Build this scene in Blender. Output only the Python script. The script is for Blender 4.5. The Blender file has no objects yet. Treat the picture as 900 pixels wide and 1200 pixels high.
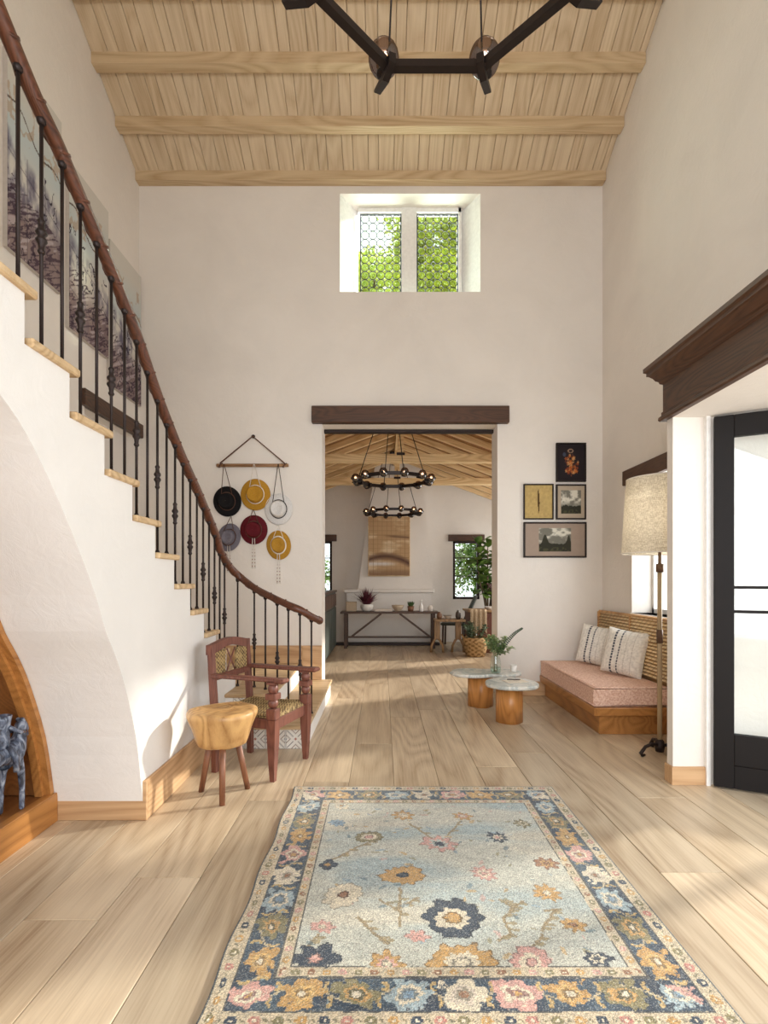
import bpy, bmesh, math, random
import numpy as np
from mathutils import Vector, Matrix, Quaternion
random.seed(4); np.random.seed(4)
PI = math.pi
S = bpy.context.scene
C = S.collection

# ------------------------------------------------------------------ camera, world, sun, daylight, exposure
F, VX, VY, EYE = 600.0, 448.0, 680.0, 1.3          # focal length in pixels, vanishing point, eye height
cam_d = bpy.data.cameras.new('camera'); cam = bpy.data.objects.new('camera', cam_d); C.objects.link(cam)
cam.location = (0, 0, EYE); cam.rotation_euler = (PI/2, 0, 0)
cam_d.sensor_fit = 'AUTO'; cam_d.sensor_width = 36; cam_d.lens = F/1200*36
cam_d.shift_x = (450-VX)/1200; cam_d.shift_y = (VY-600)/1200
cam_d.clip_start = .02
S.camera = cam

W = bpy.data.worlds.new('sky'); S.world = W; W.use_nodes = True
bg = W.node_tree.nodes['Background']; bg.inputs[0].default_value = (.90, .95, 1, 1); bg.inputs[1].default_value = 1.7

def light(name, kind, loc, energy, color=(1,1,1), size=None, direction=None, angle=None):
    d = bpy.data.lights.new(name, kind); o = bpy.data.objects.new(name, d); C.objects.link(o)
    d.energy = energy; d.color = color; o.location = loc
    if size:
        if kind == 'AREA': d.shape = 'RECTANGLE'; d.size, d.size_y = size
        else: d.shadow_soft_size = size
    if angle: d.angle = angle
    if direction: o.rotation_euler = Vector(direction).to_track_quat('-Z', 'Y').to_euler()
    return o
light('sun', 'SUN', (6, 6, 6), 4.0, (1.0, .93, .84), direction=(-.92, -.39, -.36), angle=math.radians(3.2))
light('camera_side_fill', 'AREA', (0, -2.0, 2.3), 104, (.955, .98, 1), (3.6, 3.6), (0, 1, .06))  # added fill lamp behind the camera, just inside an invented opening
light('doorway_daylight', 'AREA', (3.7, 1.0, 1.45), 44, (.96, .98, 1), (3.4, 2.2), (-1, .12, 0))
light('bay_window_daylight', 'AREA', (2.95, 4.5, 1.65), 16, (.98, .98, 1), (1.3, 1.3), (-1, 0, 0))
light('high_window_daylight', 'AREA', (.31, 6.5, 5.2), 70, (.97, .99, 1), (1.5, 1.1), (0, -1, -.2))
light('far_room_daylight', 'AREA', (3.3, 8.6, 1.7), 40, (1, .97, .92), (3.2, 1.5), (-1, 0, .1))
S.view_settings.view_transform = 'Standard'; S.view_settings.look = 'None'
S.view_settings.gamma = 1; S.view_settings.use_curve_mapping = False; S.view_settings.exposure = .45
S.cycles.use_denoising = True; S.cycles.max_bounces = 10; S.cycles.diffuse_bounces = 6
S.cycles.transparent_max_bounces = 16; S.cycles.sample_clamp_indirect = 6; S.cycles.caustics_refractive = False; S.cycles.caustics_reflective = False

# ------------------------------------------------------------------ mesh builder
class MB:
    def __init__(s): s.v = []; s.f = []; s.sm = []
    def add(s, vs, fs, smooth=False, M=None):
        o = len(s.v)
        s.v += [tuple(M @ Vector(p)) for p in vs] if M is not None else [tuple(p) for p in vs]
        s.f += [tuple(i+o for i in f) for f in fs]; s.sm += [smooth]*len(fs); return s
    def box(s, a, b, bev=0, M=None):
        x0,x1 = sorted((a[0],b[0])); y0,y1 = sorted((a[1],b[1])); z0,z1 = sorted((a[2],b[2]))
        if not bev:
            return s.add([(x0,y0,z0),(x1,y0,z0),(x1,y1,z0),(x0,y1,z0),(x0,y0,z1),(x1,y0,z1),(x1,y1,z1),(x0,y1,z1)],
                [(3,2,1,0),(4,5,6,7),(0,1,5,4),(1,2,6,5),(2,3,7,6),(3,0,4,7)], False, M)
        bev = min(bev, (x1-x0)*.49, (y1-y0)*.49, (z1-z0)*.49)
        vs = []; lo = (x0,y0,z0); hi = (x1,y1,z1); idx = {}
        for c in range(8):
            q = [hi[k] if c>>k&1 else lo[k] for k in range(3)]
            sg = [-1 if c>>k&1 else 1 for k in range(3)]
            for ax in range(3):
                p = [q[k]+(0 if k==ax else sg[k]*bev) for k in range(3)]
                idx[c,ax] = len(vs); vs.append(p)
        fs = []
        for ax in range(3):
            a1,a2 = (ax+1)%3,(ax+2)%3
            for sgn in (0,1):
                cs = [0, 1<<a1, (1<<a1)|(1<<a2), 1<<a2]
                f = [idx[c|(sgn<<ax),ax] for c in cs]
                fs.append(f if sgn else f[::-1])
        for ax in range(3):
            a1,a2 = (ax+1)%3,(ax+2)%3
            for c1 in (0,1):
                for c2 in (0,1):
                    p = (c1<<a1)|(c2<<a2); q = p|(1<<ax)
                    f = [idx[p,a1], idx[q,a1], idx[q,a2], idx[p,a2]]
                    fs.append(f if (c1==c2) else f[::-1])
        for c in range(8):
            f = [idx[c,0],idx[c,1],idx[c,2]]
            fs.append(f if bin(c).count('1')%2 else f[::-1])
        return s.add(vs, fs, False, M)
    def lathe(s, prof, n=24, c=(0,0,0), M=None, smooth=True, cap=True, fn=None):
        vs = []; fs = []
        for k,(r,z) in enumerate(prof):
            for i in range(n):
                a = 2*PI*i/n; rr = r*(fn(a,z) if fn else 1)
                vs.append((c[0]+rr*math.cos(a), c[1]+rr*math.sin(a), c[2]+z))
        for k in range(len(prof)-1):
            for i in range(n):
                j = (i+1)%n; fs.append((k*n+i, k*n+j, (k+1)*n+j, (k+1)*n+i))
        s.add(vs, fs, smooth, M)
        if cap:
            s.add(vs[:n], [tuple(range(n))[::-1]], False, M); s.add(vs[-n:], [tuple(range(n))], False, M)
        return s
    def tube(s, pts, r, n=8, smooth=True, cap=True, closed=False, flat=1.0, up=None, M=None):
        pts = [Vector(p) for p in pts]; N = len(pts); rs = r if hasattr(r,'__len__') else [r]*N
        vs = []; prev = None
        for k,p in enumerate(pts):
            if closed: t = pts[(k+1)%N]-pts[k-1]
            else: t = pts[min(k+1,N-1)]-pts[max(k-1,0)]
            t.normalize()
            if prev is None or up is not None:
                u = Vector(up) if up is not None else (Vector((0,0,1)) if abs(t.z)<.9 else Vector((1,0,0)))
                a = t.cross(u).normalized()
            else: a = (prev - t*prev.dot(t)).normalized()
            prev = a; b = t.cross(a)
            for i in range(n):
                w = 2*PI*(i+.5)/n
                vs.append(p + a*math.cos(w)*rs[k] + b*math.sin(w)*rs[k]*flat)
        fs = []
        for k in range(N if closed else N-1):
            q = (k+1)%N
            for i in range(n):
                j = (i+1)%n; fs.append((k*n+i, k*n+j, q*n+j, q*n+i))
        s.add(vs, fs, smooth and n>4, M)
        if cap and not closed:
            s.add(vs[:n], [tuple(range(n))[::-1]], False, M); s.add(vs[-n:], [tuple(range(n))], False, M)
        return s
    def prism(s, poly, axis, a, b, M=None):
        """poly 2-D outline; axis 0: (y,z) along x; 1: (x,z) along y; 2: (x,y) along z"""
        n = len(poly)
        def P(q,t): return (t,q[0],q[1]) if axis==0 else ((q[0],t,q[1]) if axis==1 else (q[0],q[1],t))
        vs = [P(q,a) for q in poly]+[P(q,b) for q in poly]
        fs = [tuple(range(n))[::-1], tuple(range(n,2*n))]+[(i,(i+1)%n,(i+1)%n+n,i+n) for i in range(n)]
        return s.add(vs, fs, False, M)
    def ball(s, c, r, n=14, m=9, sc=(1,1,1), M=None):
        pr = [(max(1e-4,r*math.sin(PI*k/m)), -r*math.cos(PI*k/m)) for k in range(m+1)]
        vs = []; fs = []
        for (q,z) in pr:
            for i in range(n):
                a = 2*PI*i/n; vs.append((c[0]+sc[0]*q*math.cos(a), c[1]+sc[1]*q*math.sin(a), c[2]+sc[2]*z))
        for k in range(m):
            for i in range(n):
                j=(i+1)%n; fs.append((k*n+i,k*n+j,(k+1)*n+j,(k+1)*n+i))
        return s.add(vs, fs, True, M)
    def mesh(s, name, mat, org=(0,0,0)):
        me = bpy.data.meshes.new(name)
        o = Vector(org)
        me.from_pydata([tuple(Vector(p)-o) for p in s.v], [], s.f)
        me.polygons.foreach_set('use_smooth', s.sm)
        bm = bmesh.new(); bm.from_mesh(me); bmesh.ops.remove_doubles(bm, verts=bm.verts, dist=1e-5)
        bmesh.ops.recalc_face_normals(bm, faces=bm.faces); bm.to_mesh(me); bm.free()
        me.materials.append(mat); return me
    def build(s, name, mat, parent=None, org=None, **kw):
        """vertices are given in world space when the parent was made by thing(..., world=True)"""
        if org is None: org = parent.get('_w', (0,0,0)) if parent is not None else (0,0,0)
        return link(name, s.mesh(name, mat, org), parent, **kw)

def link(name, me, parent=None, loc=(0,0,0), rot=(0,0,0), kind=None, label=None, cat=None, group=None):
    o = bpy.data.objects.new(name, me); C.objects.link(o); o.location = loc; o.rotation_euler = rot
    if parent is not None: o.parent = parent
    for k,v in (('kind',kind),('label',label),('category',cat),('group',group)):
        if v: o[k] = v
    return o
def thing(name, label, cat, loc=(0,0,0), rz=0, group=None, world=False):
    o = link(name, None, None, loc, (0,0,rz), None, label, cat, group)
    if world: o['_w'] = tuple(loc)
    return o
def struct(name, mb, mat, org=(0,0,0)): 
    o = mb.build(name, mat, None, org); o.location = org; o['kind'] = 'structure'; return o
def kids(o): return [c for c in bpy.data.objects if c.parent == o]
def copy_tree(o, loc, rz, label, group=None):
    r = o.copy(); C.objects.link(r); r.location = loc; r.rotation_euler = (0,0,rz); r['label'] = label
    if group: r['group'] = group
    for c in kids(o):
        d = c.copy(); C.objects.link(d); d.parent = r
        for g in kids(c):
            e = g.copy(); C.objects.link(e); e.parent = d
    return r

# ------------------------------------------------------------------ materials
def lin(c): return tuple(((x/255)/12.92 if x/255<=.04045 else ((x/255+.055)/1.055)**2.4) for x in c)
class NT:
    def __init__(s, name):
        s.m = bpy.data.materials.new(name); s.m.use_nodes = True; s.t = s.m.node_tree
        s.b = s.t.nodes['Principled BSDF']; s.out = s.t.nodes['Material Output']
    def n(s, typ, **kw):
        d = s.t.nodes.new(typ)
        for k,v in kw.items():
            if k[0] == 'i' and k[1:].isdigit(): d.inputs[int(k[1:])].default_value = v
            elif k.startswith('in_'): d.inputs[k[3:].replace('_',' ')].default_value = v
            else: setattr(d, k, v)
        return d
    def l(s, a, b): s.t.links.new(a, b)
    def ramp(s, fac, stops):
        r = s.n('ShaderNodeValToRGB'); e = r.color_ramp.elements
        while len(e) < len(stops): e.new(.5)
        for k,(p,c) in enumerate(stops): e[k].position = p; e[k].color = (*c,1)
        s.l(fac, r.inputs[0]); return r.outputs[0]
    def coords(s, scale, rnd=True):
        tc = s.n('ShaderNodeTexCoord'); src = tc.outputs['Object']
        if rnd:
            oi = s.n('ShaderNodeObjectInfo'); mu = s.n('ShaderNodeMath', operation='MULTIPLY', i1=37.0); s.l(oi.outputs['Random'], mu.inputs[0])
            va = s.n('ShaderNodeVectorMath', operation='ADD'); s.l(src, va.inputs[0]); s.l(mu.outputs[0], va.inputs[1]); src = va.outputs[0]
        mp = s.n('ShaderNodeMapping'); mp.inputs['Scale'].default_value = scale; s.l(src, mp.inputs[0]); return mp.outputs[0]
    def bump(s, h, strength=.2, dist=.01):
        b = s.n('ShaderNodeBump'); b.inputs['Strength'].default_value = strength; b.inputs['Distance'].default_value = dist
        s.l(h, b.inputs['Height']); s.l(b.outputs[0], s.b.inputs['Normal'])
    def mix(s, f, a, b, mode='MIX'):
        m = s.n('ShaderNodeMix', data_type='RGBA', blend_type=mode)
        for v,i in ((f,0),(a,6),(b,7)):
            if isinstance(v,(int,float)): m.inputs[i].default_value = v
            elif isinstance(v,tuple): m.inputs[i].default_value = (*v,1) if len(v)==3 else v
            else: s.l(v, m.inputs[i])
        return m.outputs[2]
def plain(name, rgb, rough=.6, metal=0, var=.06, bump=.0, scale=30, spec=.5):
    t = NT(name); c = lin(rgb); co = t.coords((scale,)*3)
    nz = t.n('ShaderNodeTexNoise', in_Scale=1.0, in_Detail=4.0); t.l(co, nz.inputs[0])
    t.l(t.ramp(nz.outputs[0], [(.3, tuple(x*(1-var) for x in c)), (.7, tuple(min(1,x*(1+var)) for x in c))]), t.b.inputs['Base Color'])
    t.b.inputs['Roughness'].default_value = rough; t.b.inputs['Metallic'].default_value = metal; t.b.inputs['Specular IOR Level'].default_value = spec
    if bump: t.bump(nz.outputs[0], bump, .004)
    return t.m
def plaster(name, rgb, strength=.25):
    t = NT(name); c = lin(rgb); co = t.coords((1,1,1), False)
    a = t.n('ShaderNodeTexNoise', in_Scale=1.3, in_Detail=6.0, in_Roughness=.6, in_Distortion=.6); t.l(co, a.inputs[0])
    b = t.n('ShaderNodeTexNoise', in_Scale=9.0, in_Detail=8.0, in_Roughness=.65, in_Distortion=1.2); t.l(co, b.inputs[0])
    col = t.ramp(a.outputs[0], [(.3, tuple(x*.93 for x in c)), (.65, c)])
    t.l(col, t.b.inputs['Base Color']); t.b.inputs['Roughness'].default_value = .88; t.b.inputs['Specular IOR Level'].default_value = .25
    ad = t.n('ShaderNodeMath', operation='ADD'); t.l(a.outputs[0], ad.inputs[0]); t.l(b.outputs[0], ad.inputs[1])
    t.bump(ad.outputs[0], strength, .02); return t.m
def wood(name, light_, dark_, axis=1, ring=2.2, rough=.5, var=.16, contrast=1.0, fine=.5, bump=.12):
    """long grain along the given axis; growth figure from a stretched distorted wave"""
    t = NT(name); L = lin(light_); D = lin(dark_)
    sc = [1,1,1]; sc[axis] = .16; co = t.coords(tuple(sc))
    n1 = t.n('ShaderNodeTexNoise', in_Scale=ring*1.1, in_Detail=1.5, in_Roughness=.4, in_Distortion=.25); t.l(co, n1.inputs[0])
    m = t.n('ShaderNodeMath', operation='MULTIPLY', i1=34.0*contrast); t.l(n1.outputs[0], m.inputs[0])
    sn = t.n('ShaderNodeMath', operation='PINGPONG', i1=1.0); t.l(m.outputs[0], sn.inputs[0])
    sc2 = [110,110,110]; sc2[axis] = 3.0; co2 = t.coords(tuple(sc2))
    n2 = t.n('ShaderNodeTexNoise', in_Scale=1.0, in_Detail=4.0, in_Roughness=.65); t.l(co2, n2.inputs[0])
    sc3 = [5,5,5]; sc3[axis] = .7; n3 = t.n('ShaderNodeTexNoise', in_Scale=1.0, in_Detail=3.0); t.l(t.coords(tuple(sc3)), n3.inputs[0])
    mm = t.n('ShaderNodeMix', data_type='FLOAT'); mm.inputs[0].default_value = fine
    t.l(sn.outputs[0], mm.inputs[2]); t.l(n2.outputs[0], mm.inputs[3])
    m3 = t.n('ShaderNodeMix', data_type='FLOAT'); m3.inputs[0].default_value = .38; t.l(mm.outputs[0], m3.inputs[2]); t.l(n3.outputs[0], m3.inputs[3])
    col = t.ramp(m3.outputs[0], [(.28, D), (.45, tuple((a*.4+b*.6) for a,b in zip(D,L))), (.62, L)])
    oi = t.n('ShaderNodeObjectInfo'); rr = t.ramp(oi.outputs['Random'], [(0,(1-var,)*3), (.5,(1,1-var*.12,1-var*.3)), (1,(1+var*.6,)*3)])
    t.l(t.mix(1.0, col, rr, 'MULTIPLY'), t.b.inputs['Base Color'])
    t.b.inputs['Roughness'].default_value = rough; t.bump(mm.outputs[0], bump, .002); return t.m
def vcol(name, rough=.8, bump=.0, scale=300, sheen=0):
    t = NT(name); a = t.n('ShaderNodeVertexColor', layer_name='Col'); t.l(a.outputs[0], t.b.inputs['Base Color'])
    t.b.inputs['Roughness'].default_value = rough; t.b.inputs['Specular IOR Level'].default_value = .2
    if bump:
        nz = t.n('ShaderNodeTexNoise', in_Scale=scale, in_Detail=2.0); t.l(t.coords((1,1,1)), nz.inputs[0]); t.bump(nz.outputs[0], bump, .004)
    if sheen: t.b.inputs['Sheen Weight'].default_value = sheen
    return t.m
def fabric(name, c1, c2, scale=140, bump=.5, rough=.9, stretch=(1,1,1)):
    t = NT(name); co = t.coords(stretch)
    v = t.n('ShaderNodeTexVoronoi', in_Scale=scale); t.l(co, v.inputs[0])
    nz = t.n('ShaderNodeTexNoise', in_Scale=scale*.6, in_Detail=3.0); t.l(co, nz.inputs[0])
    t.l(t.ramp(nz.outputs[0], [(.38, lin(c2)), (.6, lin(c1))]), t.b.inputs['Base Color'])
    t.b.inputs['Roughness'].default_value = rough; t.b.inputs['Specular IOR Level'].default_value = .15
    t.bump(v.outputs[0], bump, .004); return t.m
def weave(name, c1, c2, su=60, sv=60, axes=(0,2), rough=.7, bump=.6):
    """crossed waves: over-under strands"""
    t = NT(name); tc = t.n('ShaderNodeTexCoord'); sp = t.n('ShaderNodeSeparateXYZ'); t.l(tc.outputs['Object'], sp.inputs[0])
    def sine(ax, s):
        m = t.n('ShaderNodeMath', operation='MULTIPLY', i1=s); t.l(sp.outputs[ax], m.inputs[0])
        q = t.n('ShaderNodeMath', operation='SINE'); t.l(m.outputs[0], q.inputs[0]); return q.outputs[0]
    p = t.n('ShaderNodeMath', operation='MULTIPLY'); t.l(sine(axes[0],su), p.inputs[0]); t.l(sine(axes[1],sv), p.inputs[1])
    nz = t.n('ShaderNodeTexNoise', in_Scale=25.0, in_Detail=4.0); t.l(tc.outputs['Object'], nz.inputs[0])
    ad = t.n('ShaderNodeMath', operation='MULTIPLY_ADD', i1=.22); t.l(p.outputs[0], ad.inputs[0]); t.l(nz.outputs[0], ad.inputs[2])
    t.l(t.ramp(ad.outputs[0], [(.32, lin(c2)), (.62, lin(c1))]), t.b.inputs['Base Color'])
    t.b.inputs['Roughness'].default_value = rough; t.bump(ad.outputs[0], bump, .006); return t.m
def glass(name, tint=(1,1,1), gloss=.08, rough=.02):
    t = NT(name); tr = t.n('ShaderNodeBsdfTransparent'); tr.inputs[0].default_value = (*tint,1)
    gl = t.n('ShaderNodeBsdfGlossy'); gl.inputs['Roughness'].default_value = rough
    mx = t.n('ShaderNodeMixShader'); mx.inputs[0].default_value = gloss
    t.l(tr.outputs[0], mx.inputs[1]); t.l(gl.outputs[0], mx.inputs[2]); t.l(mx.outputs[0], t.out.inputs[0]); return t.m
def emit(name, rgb, s):
    t = NT(name); e = t.n('ShaderNodeEmission'); e.inputs[0].default_value = (*lin(rgb),1); e.inputs[1].default_value = s
    t.l(e.outputs[0], t.out.inputs[0]); return t.m
def leafm(name, c1, c2, trans=.35):
    t = NT(name); oi = t.n('ShaderNodeObjectInfo'); nz = t.n('ShaderNodeTexNoise', in_Scale=6.0, in_Detail=3.0); t.l(t.coords((1,1,1)), nz.inputs[0])
    col = t.ramp(nz.outputs[0], [(.35, lin(c2)), (.65, lin(c1))]); t.l(col, t.b.inputs['Base Color']); t.b.inputs['Roughness'].default_value = .5
    tl = t.n('ShaderNodeBsdfTranslucent'); t.l(col, tl.inputs[0]); mx = t.n('ShaderNodeMixShader'); mx.inputs[0].default_value = trans
    t.l(t.b.outputs[0], mx.inputs[1]); t.l(tl.outputs[0], mx.inputs[2]); t.l(mx.outputs[0], t.out.inputs[0]); return t.m

M_wall = plaster('white_plaster', (234,228,221))
M_wallL = plaster('stair_plaster', (240,238,235), .18)
M_far = plaster('far_plaster', (230,225,218))
M_trim = plain('white_trim', (240,239,237), .5)
M_floor = wood('oak_floor', (208,190,163), (154,129,101), 1, 2.0, .36, .2, .8, .74, .05)
M_base = wood('oak_baseboard', (206,170,130), (172,132,92), 1, 2.6, .5, .06, 1.0, .6)
M_basex = wood('oak_baseboard_cross', (206,170,130), (172,132,92), 0, 2.6, .5, .06, 1.0, .6)
M_board = wood('ceiling_oak_board', (216,196,166), (184,158,124), 1, 2.0, .6, .035, 1.1, .7)
M_beam = wood('ceiling_oak_beam', (212,188,152), (178,148,110), 0, 2.6, .6, .03, 1.1, .6)
M_tread = wood('oak_tread', (214,186,146), (178,146,106), 0, 2.6, .5, .06)
M_walnut = wood('walnut_x', (84,54,36), (44,27,18), 0, 5, .5, .05, 1.2, .65)
M_walnuty = wood('walnut_y', (88,58,39), (46,29,20), 1, 5, .5, .05, 1.2, .65)
M_rafter = wood('rafter_pine', (240,212,164), (206,172,122), 0, 3, .6, .03)
M_pine = wood('far_ceiling_pine', (172,128,82), (134,94,56), 1, 4, .6, .06, 1, .65)
M_cabw = wood('honey_oak', (186,130,72), (138,88,42), 1, 3, .35, .08, 1, .65)
M_cabd = wood('dark_honey_oak', (140,92,50), (96,58,30), 1, 3, .4, .05, 1, .7)
M_honz = wood('honey_oak_upright', (200,140,78), (150,94,46), 2, 3.2, .3, .06, 1, .65)
M_iron = plain('dark_iron', (52,42,40), .5, .6, .1)
M_black = plain('black_bronze', (40,32,30), .42, .5, .1)
M_rail = wood('carved_mahogany_rail', (102,60,42), (56,32,23), 1, 6, .4, .05, 1.3, .6, .5)
M_chair = wood('red_brown_chair_wood', (124,76,62), (80,44,37), 2, 6, .45, .05, 1.2, .65, .3)
M_leg = wood('brown_leg_wood', (134,88,62), (92,56,38), 2, 5, .5, .05)
M_stump = wood('stump_wood', (204,162,106), (150,106,60), 2, 4, .4, .02, .9, .5, .3)
M_doorp = plain('charcoal_door_paint', (22,18,18), .6, 0, .05, spec=.25)
M_glass = glass('clear_glass', (.97,.985,.98), .06)
M_rush = weave('rush_weave', (176,150,104), (96,74,46), 190, 300, (1,0), .8, .8)
M_cane = weave('back_cane', (170,146,98), (92,72,44), 220, 260, (1,2), .8, .8)
M_stone = NT('grey_veined_stone')
t = M_stone; nz = t.n('ShaderNodeTexNoise', in_Scale=5.0, in_Detail=8.0, in_Roughness=.6, in_Distortion=1.8); t.l(t.coords((1,1,1)), nz.inputs[0])
t.l(t.ramp(nz.outputs[0], [(.3, lin((150,160,160))), (.47, lin((196,200,196))), (.55, lin((226,224,216))), (.7, lin((180,186,184)))]), t.b.inputs['Base Color']); t.b.inputs['Roughness'].default_value = .3
M_stone = t.m
M_picture = vcol('painted_picture', .75)
M_brown_leather = plain('brown_cord', (92,60,44), .7)
M_white_cord = plain('white_cord', (226,220,210), .8)
M_basket = weave('basket_weave', (190,156,108), (128,96,58), 60, 90, (0,2), .85, .8)

# ------------------------------------------------------------------ numpy picture helpers
def vnoise(u, v, seed=0):
    r = np.random.RandomState(seed).rand(64,64)
    x0 = np.floor(u).astype(int); y0 = np.floor(v).astype(int); fx = u-x0; fy = v-y0
    fx = fx*fx*(3-2*fx); fy = fy*fy*(3-2*fy); x0 %= 64; y0 %= 64; x1 = (x0+1)%64; y1 = (y0+1)%64
    return (r[x0,y0]*(1-fx)+r[x1,y0]*fx)*(1-fy)+(r[x0,y1]*(1-fx)+r[x1,y1]*fx)*fy
def fbm(u, v, o=4, seed=0):
    a = np.zeros_like(u); w = .5; tot = 0
    for k in range(o): a += w*vnoise(u*2**k, v*2**k, seed+k); tot += w; w *= .55
    return a/tot
def mixc(a, b, m): return a*(1-m[...,None])+np.array(b)*m[...,None]
def grid_mesh(name, nx, ny, pos, col, mat):
    """pos(u,v)->x,y,z arrays; col(u,v)->rgb 0..255 arrays"""
    u, v = np.meshgrid(np.linspace(0,1,nx+1), np.linspace(0,1,ny+1), indexing='ij')
    x,y,z = pos(u,v); co = np.stack([np.broadcast_to(a,u.shape) for a in (x,y,z)],-1).reshape(-1,3).astype(np.float32)
    me = bpy.data.meshes.new(name); me.vertices.add(len(co)); me.vertices.foreach_set('co', co.ravel())
    i,j = np.meshgrid(np.arange(nx), np.arange(ny), indexing='ij'); b = i*(ny+1)+j
    q = np.stack([b, b+ny+1, b+ny+2, b+1],-1).reshape(-1,4).astype(np.int32); n = len(q)
    me.loops.add(4*n); me.loops.foreach_set('vertex_index', q.ravel()); me.polygons.add(n)
    me.polygons.foreach_set('loop_start', np.arange(0,4*n,4,dtype=np.int32)); me.polygons.foreach_set('loop_total', np.full(n,4,dtype=np.int32))
    me.polygons.foreach_set('use_smooth', np.ones(n,dtype=bool)); me.update(calc_edges=True)
    c = np.clip(col(u,v)/255.0,0,1); c = np.where(c<=.04045, c/12.92, ((c+.055)/1.055)**2.4)
    at = me.color_attributes.new('Col','FLOAT_COLOR','POINT')
    at.data.foreach_set('color', np.concatenate([c, np.ones(c.shape[:2]+(1,))],-1).astype(np.float32).ravel())
    me.materials.append(mat); return me

# ------------------------------------------------------------------ room measures (X right, Y into the picture, Z up)
XL, XR, YB, YF, TH = -2.745, 2.486, 5.78, -2.12, .30
ZE, RIDGE_Y, SL = 5.77, 1.83, .50
XJ = 1.85                                            # face of the entry surround
XFL, XFR, YFB = -2.9, 3.44, 10.8                     # far room
def wall(name, axis, t0, t1, a0, a1, z0, z1, holes, mat):
    """a wall slab thick from t0 to t1, wide a0..a1, with rectangular holes (a0,a1,z0,z1)"""
    As = sorted({a0,a1,*[h[0] for h in holes],*[h[1] for h in holes]}); Zs = sorted({z0,z1,*[h[2] for h in holes],*[h[3] for h in holes]})
    m = MB()
    for i in range(len(As)-1):
        for k in range(len(Zs)-1):
            ca = (As[i]+As[i+1])/2; cz = (Zs[k]+Zs[k+1])/2
            if any(h[0]<ca<h[1] and h[2]<cz<h[3] for h in holes): continue
            if axis == 1: m.box((As[i],t0,Zs[k]),(As[i+1],t1,Zs[k+1]))
            else: m.box((t0,As[i],Zs[k]),(t1,As[i+1],Zs[k+1]))
    me = m.mesh(name, mat)
    bm = bmesh.new(); bm.from_mesh(me)
    seen = {}
    for f in bm.faces: seen.setdefault(tuple(round(c,4) for c in f.calc_center_median()), []).append(f)
    bmesh.ops.delete(bm, geom=[f for fs in seen.values() if len(fs)>1 for f in fs], context='FACES_ONLY')
    bmesh.ops.recalc_face_normals(bm, faces=bm.faces); bm.to_mesh(me); bm.free()
    return link(name, me, kind='structure')
# holes
DOOR = (-.68, 1.30, 0, 3.063)
HIGH = (-.48, 1.108, 4.556, 5.664)
w_back = wall('wall_back', 1, YB, YB+TH, -3.3, 3.7, 0, 6.4, [DOOR, HIGH], M_wall)
w_left = wall('wall_left', 0, XL-.25, XL, YF-.2, YB, 0, 8.2, [(4.72,5.70,.9,2.90)], M_wall)
MB().box((XL-.27,4.6,.8),(XL-.12,5.78,2.95)).build('niche_panel', M_wall, w_left)
w_right = wall('wall_right', 0, XR, XR+.3, YF-.2, YB, 0, 8.2, [(3.9,5.10,.976,2.30),(-.55,3.26,0,2.338)], M_wall)
w_front = wall('wall_front', 1, YF-.25, YF, -3.1, 2.9, 0, 8.2, [(-1.9,1.9,.4,4.2)], M_wall)  # unseen opening added behind the camera to let light in

# floor: slab plus every plank
fl = MB().box((-3.4,-2.6,-.12),(3.75,11.2,-.022)); floor = struct('floor', fl, M_base)
pw, plen = .29, 2.35
pm = MB().box((-pw/2+.0012,-plen/2+.0012,-.022),(pw/2-.0012,plen/2-.0012,0), .0022).mesh('plank', M_floor)
col = 0; x = -3.26
while x < 3.6:
    off = (col*.83+.37*((col*7)%5)) % plen
    y = -2.5 - off
    while y < 10.9:
        c = y+plen/2
        if c+plen/2 > -2.3 and c-plen/2 < 10.85 and not (abs(x)>3.25 and c<5.5): link('plank', pm, floor, (x,c,0))
        y += plen
    x += pw; col += 1

# ceiling of the tall room: sloped boards and beams, two slopes to a ridge
def slope(y): return ZE+.03+SL*((YB-y) if y>RIDGE_Y else (YB-RIDGE_Y)-(RIDGE_Y-y))
ang = math.atan(SL); LS = (YB+.1-RIDGE_Y)/math.cos(ang)
cm = MB()
for a,b in ((YB+.1,RIDGE_Y),(RIDGE_Y,YF-.2)):
    cm.add([(XL-.1,a,slope(a)+.05),(XR+.1,a,slope(a)+.05),(XR+.1,b,slope(b)+.05),(XL-.1,b,slope(b)+.05),
            (XL-.1,a,slope(a)+.12),(XR+.1,a,slope(a)+.12),(XR+.1,b,slope(b)+.12),(XL-.1,b,slope(b)+.12)],
           [(0,1,2,3),(7,6,5,4),(0,4,5,1),(1,5,6,2),(2,6,7,3),(3,7,4,0)])
ceiling = struct('ceiling', cm, M_board)
random.seed(3); x = XL; bw = []
while x < XR:
    w = (.105 if len(bw)%2 else .165)+random.uniform(-.012,.012); w = min(w, XR-x)
    if w > .02: bw.append((x,w))
    x += w
for side in (0,1):
    for (x,w) in bw:
        # board mesh along local y, laid on the slope
        L = LS if side==0 else (RIDGE_Y-YF+.2)/math.cos(ang)
        me = MB().box((.002,0,-.001),(w-.002,L,.03), .004).mesh('ceiling_board', M_board)
        if side==0: link('ceiling_board', me, ceiling, (x,YB+.1,slope(YB+.1)+.005), (-(PI-ang)+PI*0, 0, 0)).rotation_euler = (0,0,0)
        else: link('ceiling_board', me, ceiling, (x,RIDGE_Y,slope(RIDGE_Y)+.005), (0,0,0))
        o = ceiling.children[-1] if ceiling.children else None
for o in [c for c in bpy.data.objects if c.name.startswith('ceiling_board')]:
    me = o.data
    back = o.location.y > RIDGE_Y+.01
    for v in me.vertices:
        y = -v.co.y if True else v.co.y
        v.co.y = -v.co.y
    me.flip_normals()
    o.rotation_euler = (-ang,0,0) if back else (ang,0,0)
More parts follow.
